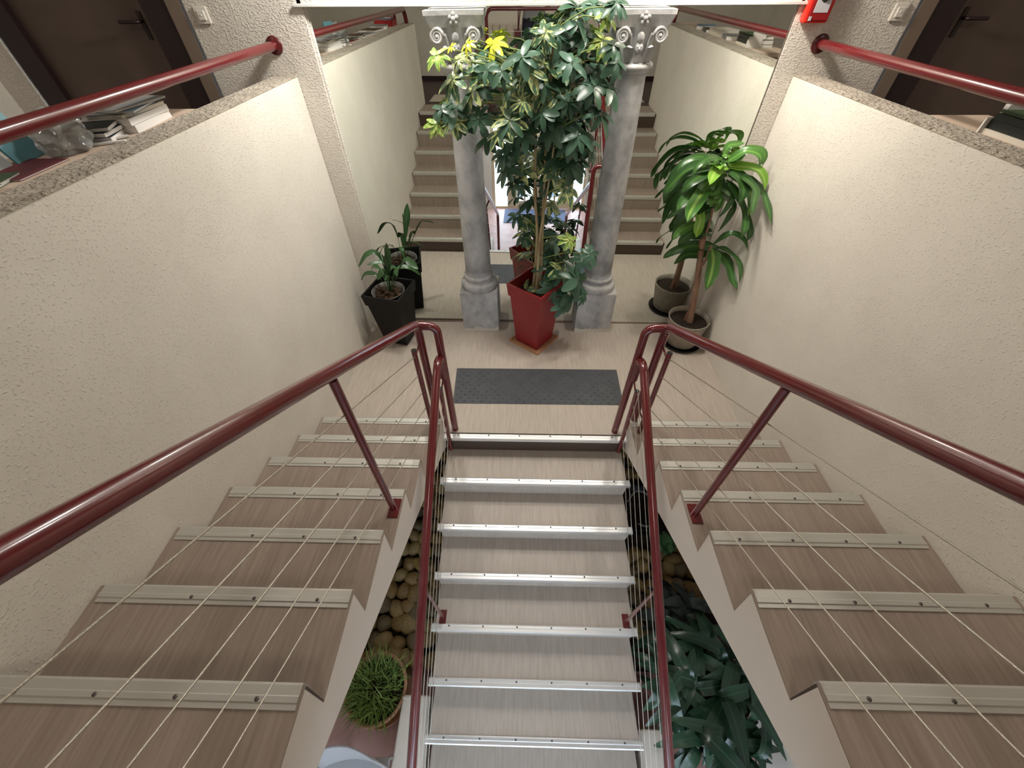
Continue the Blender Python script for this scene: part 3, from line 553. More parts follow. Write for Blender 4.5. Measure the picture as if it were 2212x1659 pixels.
# ------------------------------------------------------------------ half columns against the mirror
for s, xc in ((-1, -.515), (1, .595)):
    yb = D - xc * math.tan(MA) - .003
    cthing = thing('column', (xc, yb, 0), 'grey marble half column on a square plinth, %s of the red planter' % ('left' if s < 0 else 'right'), 'column')
    b = MB(); b.box(xc - .176, xc + .176, 1.333, yb, .03, .437, .004); obj('plinth', b, 'marble', cthing)
    b = MB()
    rim = [(-.176 + .352 * i / 16 , 0) for i in range(17)]
    vs = []; n = 17; rnd = random.Random(5 + s)
    for i in range(n): vs.append((xc - .177 + .354 * i / (n - 1), 1.330, .0))
    for i in range(n): vs.append((xc - .177 + .354 * i / (n - 1), 1.330,   .036 + rnd.uniform(-.010, .016)))
    b.add(vs, [(i, i + 1, n + i + 1, n + i) for i in range(n - 1)]); b.box(xc - .1775, xc + .1775, 1.331, yb, 0, .031); obj('mortar_bed', b, 'stone_lime', cthing)
    cthing.rotation_euler = (0, -.0125 if s < 0 else -.0065, 0)
    half = dict(n=28, c=(xc, yb), a0=PI, a1=2 * PI)
    b = MB(); b.lathe([(.163, .437)] + [(.148 + .022 * math.cos(a), .470 + .033 * math.sin(a)) for a in [(-60 + 15 * i) * PI / 180 for i in range(11)]] + [(.140, .508), (.130, .520), (.128, .535)] + [(.124 + .014 * math.cos(a), .552 + .016 * math.sin(a)) for a in [(-80 + 20 * i) * PI / 180 for i in range(9)]] + [(.117, .572)], **half); obj('base', b, 'marble', cthing)
    b = MB(); b.lathe([(.122, .570), (.118, .585), (.117, .63)] + [(.117 - .020 * (i / 10) ** 1.3, .63 + 1.40 * i / 10) for i in range(11)] + [(.100, 2.045), (.108, 2.052)], **half); obj('shaft', b, 'marble', cthing)
    b = MB(); b.lathe([(.100, 2.045), (.108, 2.056), (.114, 2.062)] + [(.110 + .018 * math.cos(a), 2.090 + .018 * math.sin(a)) for a in [(-90 + 18 * i) * PI / 180 for i in range(11)]] + [(.100, 2.110)], **half); obj('neck_ring', b, 'marble', cthing)
    cap = MB(); cap.lathe([(.096, 2.108), (.094, 2.14), (.097, 2.19), (.108, 2.25), (.125, 2.29), (.13, 2.305)], **half)
    co = obj('capital', cap, 'marble', cthing)
    b = MB()
    conc = [(-.178, 0), (-.178, -.145), (-.165, -.158)] + [(-.165 + .33 * i / 8, -.158 + .028 * math.sin(PI * i / 8)) for i in range(1, 8)] + [(.165, -.158), (.178, -.145), (.178, 0)]
    lowp = [(xc + x * .86, yb + y * .86) for x, y in conc]; hip = [(xc + x, yb + y) for x, y in conc]
    b.prism_z(lowp, 2.282, 2.338, hip); b.prism_z(hip, 2.338, 2.360); obj('abacus', b, 'marble', co)
    for sx in (-1, 1):
        b = MB(); pts = []
        cx, cy, cz_ = xc + sx * .112, yb - .114, 2.243
        dv = Vector((sx, -1, 0)).normalized(); tv = Vector((sx, 1, 0)).normalized()
        for i in range(34):
            a = i / 33 * 2.3 * 2 * PI; r_ = .040 * (1 - .78 * i / 33); q = Vector((cx, cy, cz_)) + Vector((sx, 0, 0)) * (-math.cos(a) * r_) * 1.0 + Vector((0, 0, 1)) * math.sin(a) * r_ + Vector((0, -1, 0)) * .012; pts.append(q)
        stem = [Vector((xc + sx * .045, yb - .094, 2.150)), Vector((xc + sx * .055, yb - .104, 2.21)), Vector((xc + sx * .066, yb - .118, 2.25))]
        b.tube(stem + pts[0:], .010, 8, True, [.008, .010, .010] + [.011 - .006 * i / 33 for i in range(34)])
        b.blob((cx, cy - .006, cz_), (.014, .016, .014)); obj('volute', b, 'marble', co)
        b = MB(); b.blade([(xc + sx * .050, yb - .085, 2.11), (xc + sx * .056, yb - .104, 2.16), (xc + sx * .064, yb - .122, 2.20), (xc + sx * .078, yb - .140, 2.195)], .070, Vector((1, sx * .35, 0)), .25, 8); obj('acanthus', b, 'marble', co)
    b = MB(); b.blob((xc, yb - .147, 2.322), (.014, .014, .014))
    for k in range(5):
        a = 2 * PI * k / 5 + .3; b.blob((xc + .020 * math.cos(a), yb - .144, 2.322 + .021 * math.sin(a)), (.014, .009, .014), 1)
    obj('rosette', b, 'marble', co)
    b = MB(); b.blob((xc, yb - .104, 2.185), (.026, .018, .030)); b.blob((xc, yb - .121, 2.182), (.007, .010, .010), 1); b.blob((xc - .011, yb - .117, 2.192), (.006, .006, .006), 1); b.blob((xc + .011, yb - .117, 2.192), (.006, .006, .006), 1); b.blob((xc, yb - .112, 2.235), (.022, .014, .028)); obj('mask', b, 'marble', co)
    b = MB(); b.blade([(xc, yb - .095, 2.11), (xc, yb - .110, 2.135), (xc, yb - .118, 2.158)], .06, Vector((1, 0, 0)), .2, 6); obj('acanthus', b, 'marble', co)
# ------------------------------------------------------------------ planters
def square_planter(name, c, ang, h, top, bot, band, m, label, ci=.012):
    t = thing(name, (c[0], c[1], 0), label, 'planter')
    b = MB(); z1 = h - band
    f = lambda half: quad(c[0], c[1], half, ang)
    hz = lambda z: bot + (top - .014 - bot) * z / h
    b.prism_z(f(bot), .012 if 'red' in label else 0, z1, f(hz(z1))); obj('body', b, m, t)
    b = MB(); o0, o1, i1, i0 = f(hz(z1) + .012), f(top), f(top - .016), f(top - .075)
    L = [(o0, z1 - .004), (o1, h), (i1, h), (f(hz(h * .78) - .012), h * .78)]
    vs = [(x, y, z) for q, z in L for x, y in q]
    b.add(vs, [(i * 4 + k, i * 4 + (k + 1) % 4, (i + 1) * 4 + (k + 1) % 4, (i + 1) * 4 + k) for i in range(3) for k in range(4)] + [(12, 13, 14, 15), (3, 2, 1, 0)]); obj('rim', b, m, t)
    return t
RA = math.radians(-38)
rp = square_planter('square_planter', (.012, 1.205), RA, .65, .187, .125, .115, 'red_plastic', 'tall tapered red square planter with the umbrella tree between the columns')
b = MB(); b.prism_z(quad(.012, 1.205, .168, RA), 0, .010); 
q0, q1 = quad(.012, 1.205, .172, RA), quad(.012, 1.205, .156, RA)
for k in range(4):
    a, c, d, e = q0[k], q0[(k + 1) % 4], q1[(k + 1) % 4], q1[k]; b.prism_z([a, c, d, e], .0, .022)
tag(obj('plant_saucer', b, 'saucer_clay'), 'square clay coloured saucer under the red planter', 'saucer')
b = MB(); b.prism_z(quad(.012, 1.205, .140, RA), .505, .56); obj('soil', b, 'soil', rp)
bp_ = square_planter('square_planter', (-1.305, 1.215), math.radians(-13), .57, .178, .112, .10, 'black_plastic', 'tall tapered black square planter by the left wall of the landing')
b = MB(); b.lathe([(.105, .40), (.140, .545), (.147, .548), (.147, .540), (.134, .535), (.125, .48)], 36, (-1.315, 1.215)); obj('inner_pot', b, 'pot_clear', bp_)
b = MB(); b.lathe([(.128, .478), (.08, .492), (0, .497)], 28, (-1.315, 1.215)); obj('soil', b, 'soil', bp_)

# pine cones lying on the soil of the black planter
def cone_mesh():
    b = MB()
    b.lathe([(.006, -.030), (.018, -.02), (.020, -.004), (.013, .016), (.004, .03)], 10)
    for i in range(46):
        q = i / 45; z = -.028 + .058 * q; r = (.021 * math.sin(PI * (.12 + .83 * (1 - q) ** .8))) + .006; a = i * 2.39996
        d = Vector((math.cos(a), math.sin(a), 0)); tn = Vector((-math.sin(a), math.cos(a), 0)); p = d * r * .72 + Vector((0, 0, z)); w = .0075 * (1.1 - .6 * q)
        tip = d * (r + .005) + Vector((0, 0, z + .004))
        b.add([p - tn * w * .6, p + tn * w * .6, tip + tn * w * .7, tip - tn * w * .7, tip + Vector((0, 0, .0042)) + d * .002], [(0, 1, 2, 3), (3, 2, 4)], False)
    return b.mesh('pine_cone', 'pine_cone')
pcm = cone_mesh(); rnd = random.Random(3)
for i, (dx, dy) in enumerate(((-.085, -.02), (-.05, .045), (-.038, -.055), (.0, -.085), (.045, -.055), (.088, -.012), (.062, .048), (-.005, .0), (.02, .075), (-.085, .05))):
    M = Matrix.Translation((-1.315 + dx, 1.215 + dy, .512 + rnd.uniform(0, .006))) @ Matrix.Rotation(rnd.uniform(0, 6.3), 4, 'Z') @ Matrix.Rotation(1.2 + rnd.uniform(-.3, .3), 4, 'X') @ Matrix.Scale(1.05, 4)
    o = place('pine_cone', pcm, None, M); tag(o, 'brown pine cone lying on the soil in the black planter', 'pine cone', 'pine cones in the black planter')

# round pot of the dragon plant
DC = (1.440, 1.190)
dp = thing('round_pot', (DC[0], DC[1], .02), 'round beige flowerpot by the right wall holding the dragon plant', 'flowerpot')
b = MB(); b.lathe([(0, .02), (.135, .02), (.142, .028), (.183, .292), (.186, .297), (.176, .297), (.170, .25)], 44, DC); obj('body', b, 'pot_grey', dp)
b = MB(); b.lathe([(.171, .245), (.10, .255), (0, .252)], 32, DC); obj('soil', b, 'soil', dp)
b = MB(); b.lathe([(0, 0), (.165, 0), (.188, .022), (.183, .024), (.160, .010), (0, .010)], 40, DC); tag(obj('plant_saucer', b, 'black_plastic'), 'round black saucer under the beige flowerpot', 'saucer')

# ------------------------------------------------------------------ umbrella tree
TB = Vector((.012, 1.205, .55))
ut = thing('umbrella_tree', TB, 'tall variegated umbrella tree growing from the red planter in front of the mirror', 'plant')
trunks = []
for i, (dx, dy, tx, ty, tz, r) in enumerate(((-.025, .0, -.045, 1.20, 2.02, .0125), (.02, .01, .045, 1.215, 2.28, .013), (.0, -.03, .10, 1.15, 1.90, .010))):
    pts = smooth_path([TB + Vector((dx, dy, 0)), TB + Vector((dx * .8 + .008, dy, .5)), ((TB.x + dx + tx) / 2, (TB.y + dy + ty) / 2, 1.40), (tx, ty, tz)], 16); trunks.append(pts)
    b = MB(); b.tube(pts, r, 8, True, [r * (1.15 - .6 * k / 15) for k in range(16)]); obj('trunk', b, 'cane', ut)
b = MB(); b.tube([(.052, 1.20, .555), (.030, 1.19, 1.72)], .008, 8); obj('support_cane', b, 'cane', ut)
def leaflet_mesh(k, m):
    b = MB(); w = (.40, .36, .44, .38)[k % 4]; dr = (.05, .10, .02, .14)[k % 4]
    pts = [(.0, 0, 0), (.14, 0, .01), (.40, 0, .03), (.72, 0, .0), (1.0, 0, -dr)]
    P = smooth_path(pts, 9)
    prof = lambda q: .035 if q < .14 else max(.03, math.sin(PI * min(1, (q - .12) / .88 * .93 + .035)) ** .6)
    b.blade(pts, w, Vector((0, -1, 0)), .10, 9, prof=prof); return b.mesh('leaflet', m)
LFM = {k: [leaflet_mesh(i, 'leaf_' + k) for i in range(4)] for k in 'dvly'}
rnd = random.Random(31)
for i in range(30):
    a, q = rnd.uniform(0, 6.283), math.sqrt(rnd.random()); z = rnd.uniform(1.45, 2.15)
    SCHEF.append((.05 + .33 * q * math.cos(a) + .10 * (z - 1.8), 1.22 + .15 * q * math.sin(a), z, rnd.uniform(.085, .12), 'd' if i % 4 else 'v'))
SCHEF += [(.40, 1.17, 2.02, .12, 'd'), (.36, 1.12, 1.90, .115, 'd'), (.43, 1.20, 2.14, .10, 'd'), (.30, 1.25, 1.72, .10, 'd'), (.33, 1.20, 2.24, .10, 'l')]
SCHEF = [(x, y, z, r * 1.13, k) for x, y, z, r, k in SCHEF]
rnd = random.Random(21)
order = sorted(range(len(SCHEF)), key=lambda i: -SCHEF[i][3]); leaf_budget = set(order[:36])
UPV = Vector((0, 0, 1))
for idx, (x, y, z, r, kind) in enumerate(SCHEF):
    c = Vector((x, y, z)); c.y = min(c.y, D - .10)
    tr = min((p for t in trunks for p in t if p.z < z - .02 or z < .75), key=lambda p: (p - c).length + .6 * abs(p.z - (z - .12)))
    out = Vector((c.x - tr.x, c.y - tr.y, 0)); out = out.normalized() if out.length > .02 else Vector((0, -1, 0))
    n = (UPV * .75 + Vector((0, -.55, .1)) + out * .35 + Vector((rnd.uniform(-.25, .25), rnd.uniform(-.2, .2), 0))).normalized()
    if z < .9: n = (n + out * .5).normalized()
    mid = tr.lerp(c, .55) + Vector((0, 0, .03 if c.z > tr.z else .05))
    b = MB(); b.tube(smooth_path([tr, mid, c - n * .02, c], 7), .003, 5, False, [.0042, .0038, .0034, .003, .003, .0026, .0024])
    k = rnd.choice((7, 8, 8, 9)) if r > .08 else rnd.choice((5, 6, 7))
    t1 = n.cross(Vector((.3, .2, 1)).normalized() if abs(n.z) < .95 else Vector((1, 0, 0))).normalized(); t2 = n.cross(t1); ph = rnd.uniform(0, 6.28)
    mats_ = []
    for i in range(k):
        a = ph + 2 * PI * i / k + rnd.uniform(-.16, .16); dl = rnd.uniform(.10, .55); L = r * rnd.uniform(.82, 1.12)
        d = (t1 * math.cos(a) + t2 * math.sin(a)); X = (d * math.cos(dl) - n * math.sin(dl)).normalized(); Zz = (n * math.cos(dl) + d * math.sin(dl)).normalized(); Y = Zz.cross(X)
        roll = Matrix.Rotation(rnd.uniform(-.25, .25), 3, X)
        M = (roll @ Matrix((X, Y, Zz)).transposed()).to_4x4() @ Matrix.Scale(L, 4); M.translation = c
        end = c + X * L
        if end.y > D - .03: continue
        km = kind if kind != 'v' or rnd.random() < .75 else 'd'
        mats_.append((LFM[km][rnd.randrange(4)], M))
    if idx in leaf_budget:
        cl = obj('compound_leaf', b, 'petiole', ut)
        for me, M in mats_: place('leaflet', me, cl, M)
    else:
        cl = obj('compound_leaf', b, 'petiole', ut)
        lb = MB()
        for me, M in mats_:
            lb.add([M @ v.co for v in me.vertices], [list(p.vertices) for p in me.polygons], True, [(0, 0)] * len(me.vertices))
            for lp in me.loops: lb.uv[len(lb.v) - len(me.vertices) + lp.vertex_index] = tuple(me.uv_layers[0].data[lp.index].uv)
        if mats_: obj('leaflets', lb, 'leaf_' + kind, cl)['kind'] = 'stuff'

# ------------------------------------------------------------------ dragon plant (dracaena)
dt = thing('dragon_plant', (DC[0], DC[1], .25), 'dragon plant with arching glossy green leaves in the beige pot', 'plant')
T0 = Vector((1.455, 1.19, .24)); T1 = Vector((1.350, 1.300, 1.005))
b = MB(); b.tube(smooth_path([T0, T0.lerp(T1, .5) + Vector((.012, 0, 0)), T1], 9), .026, 14, True, [.033, .030, .028, .027, .026, .025, .025, .025, .026]); obj('trunk', b, 'bark', dt)
b = MB(); b.tube([(1.425, 1.215, .24), (1.43, 1.21, .33)], .022, 10); obj('trunk', b, 'bark', dt)
H1, H3 = Vector((1.290, 1.295, 1.535)), Vector((1.418, 1.25, .965))
for top, st_ in ((H1, T1 + Vector((.015, 0, -.02))), (H3, T0.lerp(T1, .66))):
    b = MB(); b.tube(smooth_path([st_, st_.lerp(top, .4) + Vector((.012, -.01, -.01)), top], 8), .011, 8); obj('stem', b, 'bark', dt)
rnd = random.Random(5); extra = []
for i, (pts, w, k) in enumerate(DRAC):
    if pts[0][2] > 1.2 and k != 'b' and len(pts) > 3:
        R = Matrix.Rotation(rnd.uniform(.25, .5) * rnd.choice((-1, 1)), 3, 'Z'); sc = rnd.uniform(.72, .95)
        q = [H1 + Vector((0, 0, .02)) + R @ ((Vector(p) - H1) * sc) for p in pts]
        if all(p.x < 1.59 and p.y < D - .05 for p in q): extra.append((q, w * .9, 'd' if k == 's' else k))
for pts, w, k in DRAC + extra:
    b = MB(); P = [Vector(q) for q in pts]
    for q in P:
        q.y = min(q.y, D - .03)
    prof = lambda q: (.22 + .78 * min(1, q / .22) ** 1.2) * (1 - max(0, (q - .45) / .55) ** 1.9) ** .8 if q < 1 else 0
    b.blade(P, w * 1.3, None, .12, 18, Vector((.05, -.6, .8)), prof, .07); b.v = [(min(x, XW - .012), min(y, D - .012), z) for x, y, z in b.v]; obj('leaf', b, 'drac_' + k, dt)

# ------------------------------------------------------------------ small peace lily in the black planter
pl = thing('peace_lily', (-1.315, 1.215, .49), 'small peace lily with drooping leaves in the black planter', 'plant')
lprof = lambda q: .10 if q < .28 else max(.02, math.sin(PI * min(1, (q - .26) / .74 * .94 + .03)) ** .8)
for pts, w in LILY:
    P = [Vector(q) for q in pts]; base = Vector((-1.31, 1.225, .49))
    b = MB(); b.blade([base] + P[1:] if len(P) > 2 else [base] + P, w * 1.0, None, .12, 14, Vector((0, -.6, .8)), lprof, .03); obj('leaf', b, 'lily_leaf', pl)
for a, l in ((.4, .30), (1.3, .26), (2.2, .28), (2.9, .24)):
    base = Vector((-1.31, 1.235, .49)); d = Vector((math.cos(a), math.sin(a) * .6, 0))
    b = MB(); b.blade([base, base + d * l * .3 + Vector((0, 0, l * .75)), base + d * l * .75 + Vector((0, 0, l * .8)), base + d * l * 1.05 + Vector((0, 0, l * .5))], .046, None, .12, 12, Vector((0, -.4, .9)), lprof, .03); obj('leaf', b, 'lily_leaf', pl)

# ------------------------------------------------------------------ rock beds and floor plants beneath the side flights
def cobble_mesh(i):
    r_ = random.Random(40 + i); bm = bmesh.new(); bmesh.ops.create_icosphere(bm, subdivisions=2, radius=1)
    for v in bm.verts:
        q = 1 + .10 * math.sin(v.co.x * 2.3 + i) + .07 * math.sin(v.co.y * 3.1 + i * 2) + r_.uniform(-.02, .02); v.co *= q
    for f in bm.faces: f.smooth = True
    me = bpy.data.meshes.new('cobble'); bm.to_mesh(me); bm.free(); me.materials.append(MATS['cobble_%d' % (i % 4)]); return me
CM = [cobble_mesh(i) for i in range(8)]
for s in (-1, 1):
    rnd = random.Random(8 + s)
    rb = thing('rock_bed', (s * 1.17, -.4, LZ), 'bed of rounded river cobbles under the %s flight' % side(s), 'rock garden')
    b = MB(); x0, x1 = bx(s, .73, XW - .01)
    b.prism_x([(-1.28, LZ), (.9, LZ), (.9, LZ + .22), (-.2, LZ + .14), (-1.18, LZ + .03)], x0, x1); obj('soil', b, 'soil', rb)
    ylo = -1.24 if s < 0 else -1.02
    gx, gy = 8, 16; pos = []
    for iy in range(gy):
        for ix in range(gx):
            x = .79 + (ix + .5 * (iy % 2)) * .112 + rnd.uniform(-.022, .022); y = ylo + iy * .118 + rnd.uniform(-.025, .025)
            if x > XW - .125: continue
            if s > 0 and -.34 < y < .34 and .80 < x < 1.28: continue
            pos.append((x, y))
    for x, y in pos:
        z = LZ + .06 + max(0, (y + 1.0)) * .10
        a, bb, cc = rnd.uniform(.068, .098), rnd.uniform(.056, .078), rnd.uniform(.042, .060)
        if s > 0: a *= .92; bb *= .95
        M = Matrix.Translation((s * x, y, z + rnd.uniform(.012, .045))) @ Matrix.Rotation(rnd.uniform(0, 6.3), 4, 'Z') @ Matrix.Rotation(rnd.uniform(-.3, .3), 4, 'X') @ Matrix.Diagonal((a, bb, cc, 1))
        place('cobble', CM[rnd.randrange(8)], rb, M)

# terracotta bowl of grass, left
GB = (-1.15, -1.455)
gp = thing('terracotta_pot', (GB[0], GB[1], LZ), 'round terracotta pot of thin green grass under the left flight', 'flowerpot')
b = MB(); b.lathe([(0, LZ), (.155, LZ), (.165, LZ + .02), (.205, LZ + .20), (.222, LZ + .205), (.226, LZ + .245), (.205, LZ + .247), (.196, LZ + .21), (.19, LZ + .18)], 40, GB); obj('body', b, 'terracotta', gp)
b = MB(); b.lathe([(0, LZ), (.20, LZ), (.225, LZ + .035), (.216, LZ + .037), (.19, LZ + .012), (0, LZ + .012)], 36, GB); tag(obj('plant_saucer', b, 'terracotta'), 'terracotta saucer under the pot of grass', 'saucer')
b = MB(); b.lathe([(.192, LZ + .19), (0, LZ + .20)], 28, GB); obj('soil', b, 'soil', gp)
rnd = random.Random(77); b = MB()
for i in range(520):
    a = rnd.uniform(0, 6.283); r_ = .17 * math.sqrt(rnd.random()); p = Vector((GB[0] + r_ * math.cos(a), GB[1] + r_ * math.sin(a), LZ + .19)); l = rnd.uniform(.12, .27); o = rnd.uniform(.1, .95)
    d = Vector((math.cos(a), math.sin(a), 0)) * o + Vector((rnd.uniform(-.5, .5), rnd.uniform(-.5, .5), 0)); up = Vector((0, 0, 1))
    q1 = p + (d * .35 + up).normalized() * l * .55; q2 = q1 + (d * .9 + up * .25).normalized() * l * .5; w = Vector((-d.y, d.x, 0)); w = w.normalized() * .0040 if w.length > 0 else Vector((.004, 0, 0))
    b.add([p - w, p + w, q1 + w * .8, q1 - w * .8, q2], [(0, 1, 2, 3), (3, 2, 4)], True, [(0, 0), (1, 0), (1, .5), (0, .5), (.5, 1)])
gr = obj('grass', b, 'grass_blade'); gr['kind'] = 'stuff'; tag(gr, 'thin green grass growing in the terracotta pot', 'grass')

# big peace lilies on the right
def lily_clump(name, c, crowns, n, lo, hi, wd, m, label, seed, spread, base_z, zmin=-9):
    """several crowns of arching stalked leaves"""
    rnd = random.Random(seed); t = thing(name, c, label, 'plant'); var = []
    for i in range(6):
        b = MB(); h = .75 + .12 * i
        b.blade([(0, 0, 0), (.18, 0, .34 * h), (.42, 0, .50 * h), (.74, 0, .34 * h), (1.0, 0, .02)], wd, Vector((0, -1, 0)), .10, 13, prof=lprof, wave=.04); var.append(b.mesh('leaf', m))
    for q in range(crowns):
        a0 = 2.39996 * q; r0 = spread * math.sqrt((q + .3) / crowns); p = Vector((c[0] + r0 * math.cos(a0), c[1] + r0 * math.sin(a0) * 1.1, c[2] + base_z))
        for i in range(n):
            a = 2.39996 * i + rnd.uniform(-.5, .5) + q; L = rnd.uniform(lo, hi); el = rnd.uniform(-.1, .85)
            M = Matrix.Translation(p + Vector((0, 0, rnd.uniform(-.03, .05)))) @ Matrix.Rotation(a, 4, 'Z') @ Matrix.Rotation(-el, 4, 'Y') @ Matrix.Rotation(rnd.uniform(-.35, .35), 4, 'X') @ Matrix.Scale(L, 4)
            e = M @ Vector((1, 0, 0)); e2 = M @ Vector((.5, 0, .25))
            if max(e.x, e2.x) > XW - .03 or e.z < LZ + .03: continue
            if any(soffit(k.y) - .04 < k.z and k.x > XI - .03 for k in (e, e2)): continue
            if e.x < .69 and e.y > -1.6 and e.z < -.55: continue
            place('leaf', var[rnd.randrange(6)], t, M)
    return t
LC = (1.20, -1.44, LZ)
b = MB(); b.lathe([(0, LZ), (.13, LZ), (.17, LZ + .24), (.175, LZ + .25), (.16, LZ + .25), (.15, LZ + .21), (0, LZ + .215)], 32, LC[:2]); tag(obj('plant_pot', b, 'black_plastic'), 'black pot under the big peace lily on the hall floor', 'flowerpot')
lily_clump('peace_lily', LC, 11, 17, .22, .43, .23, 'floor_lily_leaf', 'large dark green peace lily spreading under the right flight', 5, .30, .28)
lily_clump('shade_plant', (1.16, -1.00, LZ), 4, 12, .18, .32, .34, 'shaded_leaf', 'broad-leaved plant with shade coloured into its leaves, beyond the large peace lily', 9, .14, .14)
lily_clump('seedling', (1.235, -.36, LZ), 2, 8, .09, .16, .45, 'lily_leaf', 'small bright green seedling among the cobbles beside the black tub', 12, .05, .16)
# black tub with hose
tb = thing('pond_tub', (1.03, 0, LZ), 'black plastic tub set in the cobbles under the right flight', 'tub')
b = MB(); b.lathe([(0, LZ + .02), (.22, LZ + .02), (.235, LZ + .27), (.25, LZ + .275), (.25, LZ + .265), (.24, LZ + .26), (.225, LZ + .10), (0, LZ + .09)], 36, (1.03, 0)); obj('body', b, 'black_plastic', tb)
b = MB(); pts = []
for i in range(30):
    a = -1.9 + i / 29 * 4.6; r_ = .16 + .03 * math.sin(i * .4); pts.append((1.06 + r_ * math.cos(a), -.03 + r_ * math.sin(a), LZ + .285 + .03 * math.sin(i * .3)))
b.tube(pts, .008, 8); tag(obj('hose', b, 'hose'), 'thin grey hose curled over the black tub', 'hose')
b = MB(); b.lathe([(0, 0), (.022, 0), (.024, .01), (.024, .085), (.010, .105), (.010, .125), (0, .125)], 16)
o = obj('bottle', b, 'blue_plastic'); o.matrix_basis = Matrix.Translation((1.13, -.83, LZ + .17)) @ Matrix.Rotation(1.2, 4, 'Z') @ Matrix.Rotation(1.45, 4, 'X'); tag(o, 'small pale blue plastic bottle lying on the cobbles right of the steps', 'bottle')

# grey chair, lower left corner
gc_ = thing('plastic_chair', (-1.12, -1.99, LZ), 'light grey moulded chair on the hall floor at the lower left', 'chair')
b = MB()
outl = []
for i in range(9):
    u = i / 8
    for j in range(9):
        v = j / 8; x = (u - .5) * .42 * (1 - .18 * v ** 3) ; y = .17 + .05 * v - .05 * (2 * (u - .5)) ** 2; z = .44 + .40 * v - .05 * v * (2 * (u - .5)) ** 4
        outl.append((-1.12 + x, -1.99 + y, LZ + z))
vs = outl + [(x, y - .012, z) for x, y, z in outl]; fs = []
for i in range(8):
    for j in range(8):
        a = i * 9 + j; fs += [(a, a + 1, a + 10, a + 9), (81 + a, 81 + a + 9, 81 + a + 10, 81 + a + 1)]
for i in range(8):
    fs += [(i * 9 + 8, i * 9 + 89, (i + 1) * 9 + 89, (i + 1) * 9 + 8), (i, i + 1, 82 + i, 81 + i), (72 + i, 73 + i, 154 + i, 153 + i), (i * 9, (i + 1) * 9, 81 + (i + 1) * 9, 81 + i * 9)]
b.add(vs, fs, True); obj('backrest', b, 'grey_seat', gc_)
b = MB(); b.box(-1.12 - .21, -1.12 + .21, -1.99 - .22, -1.99 + .17, LZ + .43, LZ + .455, .01); obj('seat', b, 'grey_seat', gc_)
for dx in (-.18, .18):
    for dy, ty in ((-.18, -.22), (.15, .20)):
        b = MB(); b.tube([(-1.12 + dx * .9, -1.99 + dy, LZ + .435), (-1.12 + dx * 1.1, -1.99 + ty, LZ)], .011, 10); obj('leg', b, 'chair_metal', gc_)

# ------------------------------------------------------------------ shelves along the parapets and what lies on them
for s in (-1, 1):
    b = MB(); x0, x1 = bx(s, XO, XO + .29); ys = .58 if s < 0 else .46
    b.box(x0, x1, -2.15, ys, 2.002, 2.036, .002)
    for yy in (ys - .06, -.8, -2.1): b.box(x0, x1, yy - .012, yy + .012, 1.80, 2.003)
    b.box(x0, x1, -2.12, ys - .03, FZ, FZ + .06); b.box(min(s * (XO + .01), s * (XO + .03)), max(s * (XO + .01), s * (XO + .03)), -2.12, ys - .03, FZ + .06, 1.80)
    tag(obj('shelf', b, 'shelf_wood'), 'long pale wooden shelf behind the %s parapet' % side(s), 'shelf')
def slab(name, c, sx, sy, sz, ang, m, label, cat, group=None, tilt=0, sag=0, cover=None):
    """a book, brochure or sheaf lying flat: page block with covers"""
    t = thing(name, (0, 0, 0), label, cat, group)
    b = MB(); e = .0012
    if cover:
        b.box(-sx / 2 + .002, sx / 2 - .002, -sy / 2 + .002, sy / 2 - .002, e, sz - e); obj('pages', b, m, t)
        b = MB(); b.box(-sx / 2, sx / 2, -sy / 2, sy / 2, sz - e, sz); b.box(-sx / 2, sx / 2, -sy / 2, sy / 2, 0, e); b.box(-sx / 2, -sx / 2 + e, -sy / 2, sy / 2, e, sz - e); obj('cover', b, cover, t)
    else:
        n = 6; vs = []
        for k in (0, 1):
            for i in range(n + 1):
                for j in (0, 1): vs.append((-sx / 2 + sx * i / n, -sy / 2 + sy * j, k * sz + sag * (i / n) ** 2))
        m2 = 2 * (n + 1); fs = []
        for i in range(n):
            a = 2 * i; fs += [(a, a + 1, a + 3, a + 2), (m2 + a, m2 + a + 2, m2 + a + 3, m2 + a + 1), (a, a + 2, m2 + a + 2, m2 + a), (a + 1, m2 + a + 1, m2 + a + 3, a + 3)]
        fs += [(0, m2, m2 + 1, 1), (2 * n, 2 * n + 1, m2 + 2 * n + 1, m2 + 2 * n)]
        b.add(vs, fs); obj('sheets', b, m, t)
    t['_inv'] = (0, 0, 0); t.location = c; t.rotation_euler = (0, tilt, ang)
    return t
